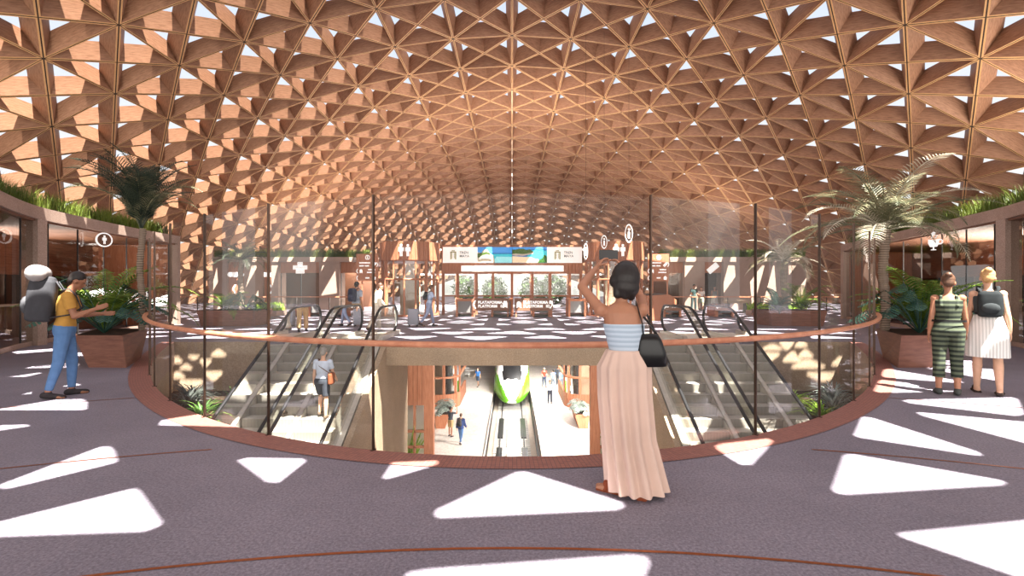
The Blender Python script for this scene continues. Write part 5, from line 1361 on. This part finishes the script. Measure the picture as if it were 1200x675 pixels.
mb = MB(); mb.grid([[(.21*g*math.copysign(abs(math.cos(a))**.4,math.cos(a)), .14*g*math.copysign(abs(math.sin(a))**.4,math.sin(a)), z) for a in [2*PI*j/24 for j in range(24)]] for z, g in ((.07,.9),(.09,1),(.66,1),(.69,.88))],0,True,True,True); obj('shell', mb, cloth('case',(150,150,158)), t, False, True)
for a in (-.15,.15):
    for b in (-.08,.08): mb = MB(); mb.cyl((a-.015,b,.035),(a+.015,b,.035),.035,None,12); obj('wheel', mb, M['black'], t, False)
mb = MB(); mb.tube([(.16,-.08,.68),(.24,-.08,.95),(.24,.08,.95),(.16,.08,.68)],.012,6); obj('handle', mb, M['dark'], t, False)
st_ = dict(lean=2, armL=(10,8,60,4), armR=(6,8,70,4), legL=(2,3,3), legR=(-3,4,3))
wk = dict(lean=3, armL=(-14,8,16,2), armR=(14,8,20,2), legL=(16,6,2), legR=(-14,18,2))
person('person in dark green clothes facing forward by the right back building', (gx(813,33),33,0), 190, 1.70, st_, 'a', ('tee', cloth('dgreen',(62,84,82))), ('trousers', cloth('dteal',(56,78,80))), ('shoe', cloth('darkshoe',(52,48,50))), ('short', HB['black']), .014, False, True)
person('shorter person in white top beside the dark green clothes at the back', (gx(822.5,33),33.1,0), 160, 1.55, wk, 'b', ('tee', cloth('whitetop',(236,230,222))), ('shorts', cloth('sage',(150,160,140))), ('shoe', cloth('darkshoe',(52,48,50))), ('short', HB['brown']), .014, True, True)
person('person in patterned dress at the ticket doorway of the right back building', (gx(838,32.5),32.6,0), 170, 1.62, wk, 'c', ('tank', cloth('dressdark',(96,92,90))), ('skirt', stripes('dress_print', S(88,86,84), S(206,200,194), 5, 'X', .8)), ('shoe', cloth('darkshoe',(52,48,50))), ('bun', HB['black']), .014, True, True)
# --- on the platform below
cam_ = dict(lean=2, head=-6, armL=(75,12,85,25), armR=(75,12,85,25), legL=(3,3,3), legR=(-3,3,3), curl=70)
person('person in dark top and khaki shorts lifting a camera, nearest the left planter below', (gx(528,29.0),29.0,ZL), -35, 1.72, cam_, 'a', ('tee', cloth('charcoal',(72,76,84))), ('shorts', cloth('khaki',(186,154,112))), ('shoe', cloth('darkshoe',(52,48,50))), ('short', HB['black']), .014)
Lp = person('person in navy jacket and jeans with dark backpack on the platform below', (gx(540,27.7),27.7,ZL), -20, 1.66, wk, 'b', ('jacket', cloth('navyjacket',(52,68,112))), ('jeans', cloth('denim',(84,116,158))), ('shoe', cloth('darkshoe',(52,48,50))), ('short', HB['brown']), .014)
J = sk(wk); bagm, pk, st = backpack(J, .14, .09, .42, -.02)
carried(Lp, 'backpack', 'dark grey backpack on the navy jacket person on the platform', 'backpack', bagm, cloth('packgrey2',(70,66,66)), Matrix.Scale(.976,4), (('front_pocket', pk, cloth('packblack2',(50,54,56))), ('strap', st, cloth('packblack',(40,44,46)))))
person('person in bright blue top and shorts beside the white tables below', (gx(560,43.6),43.6,ZL), 150, 1.68, wk, 'b', ('tee', cloth('brightblue',(70,130,206))), ('shorts', cloth('slateblue',(70,84,104))), ('shoe', cloth('darkshoe',(52,48,50))), ('short', HB['brown']), .014, False, True)
person('person in red top right of the train on the platform below', (gx(637.7,43.4),43.4,ZL), 200, 1.68, st_, 'b', ('tee', cloth('red',(206,72,58))), ('jeans', cloth('darkjean',(60,72,98))), ('shoe', cloth('darkshoe',(52,48,50))), ('short', HB['grey']), .014, False, True)
person('person in pale blue shirt and dark trousers standing nearest right of the train', (gx(644.3,37.4),37.4,ZL), 170, 1.70, st_, 'b', ('tee', cloth('paleblue',(196,206,222))), ('trousers', cloth('darktrouser',(58,64,76))), ('shoe', cloth('darkshoe',(52,48,50))), ('short', HB['brown']), .014, False, True)
person('person in mid blue shirt behind the pale blue shirt on the platform', (gx(648.3,42.8),42.8,ZL), 20, 1.62, wk, 'b', ('tee', cloth('midblue',(110,144,196))), ('trousers', cloth('greytrouser',(112,120,134))), ('shoe', cloth('darkshoe',(52,48,50))), ('short', HB['black']), .014)
person('person in dark clothes on the platform, beside the yellow top', (gx(654,44.2),44.2,ZL), -10, 1.76, wk, 'c', ('jacket', cloth('darkcoat',(56,60,66))), ('trousers', cloth('darktrouser',(58,64,76))), ('shoe', cloth('darkshoe',(52,48,50))), ('short', HB['black']), .014)
person('person in yellow top at the right back edge of the platform group', (gx(658.3,45.2),45.2,ZL), 190, 1.66, st_, 'a', ('tee', cloth('yellow',(214,206,84))), ('trousers', cloth('darktrouser',(58,64,76))), ('shoe', cloth('darkshoe',(52,48,50))), ('short', HB['brown']), .014, False, True)
# ------------------------------------------------------------------ colour
scene.view_settings.view_transform = 'Standard'
scene.view_settings.look = 'None'
scene.view_settings.exposure = 0.0
scene.cycles.use_denoising = True
scene.cycles.max_bounces = 8
scene.cycles.diffuse_bounces = 4
scene.cycles.glossy_bounces = 3
scene.cycles.transparent_max_bounces = 24
scene.cycles.sample_clamp_indirect = 4
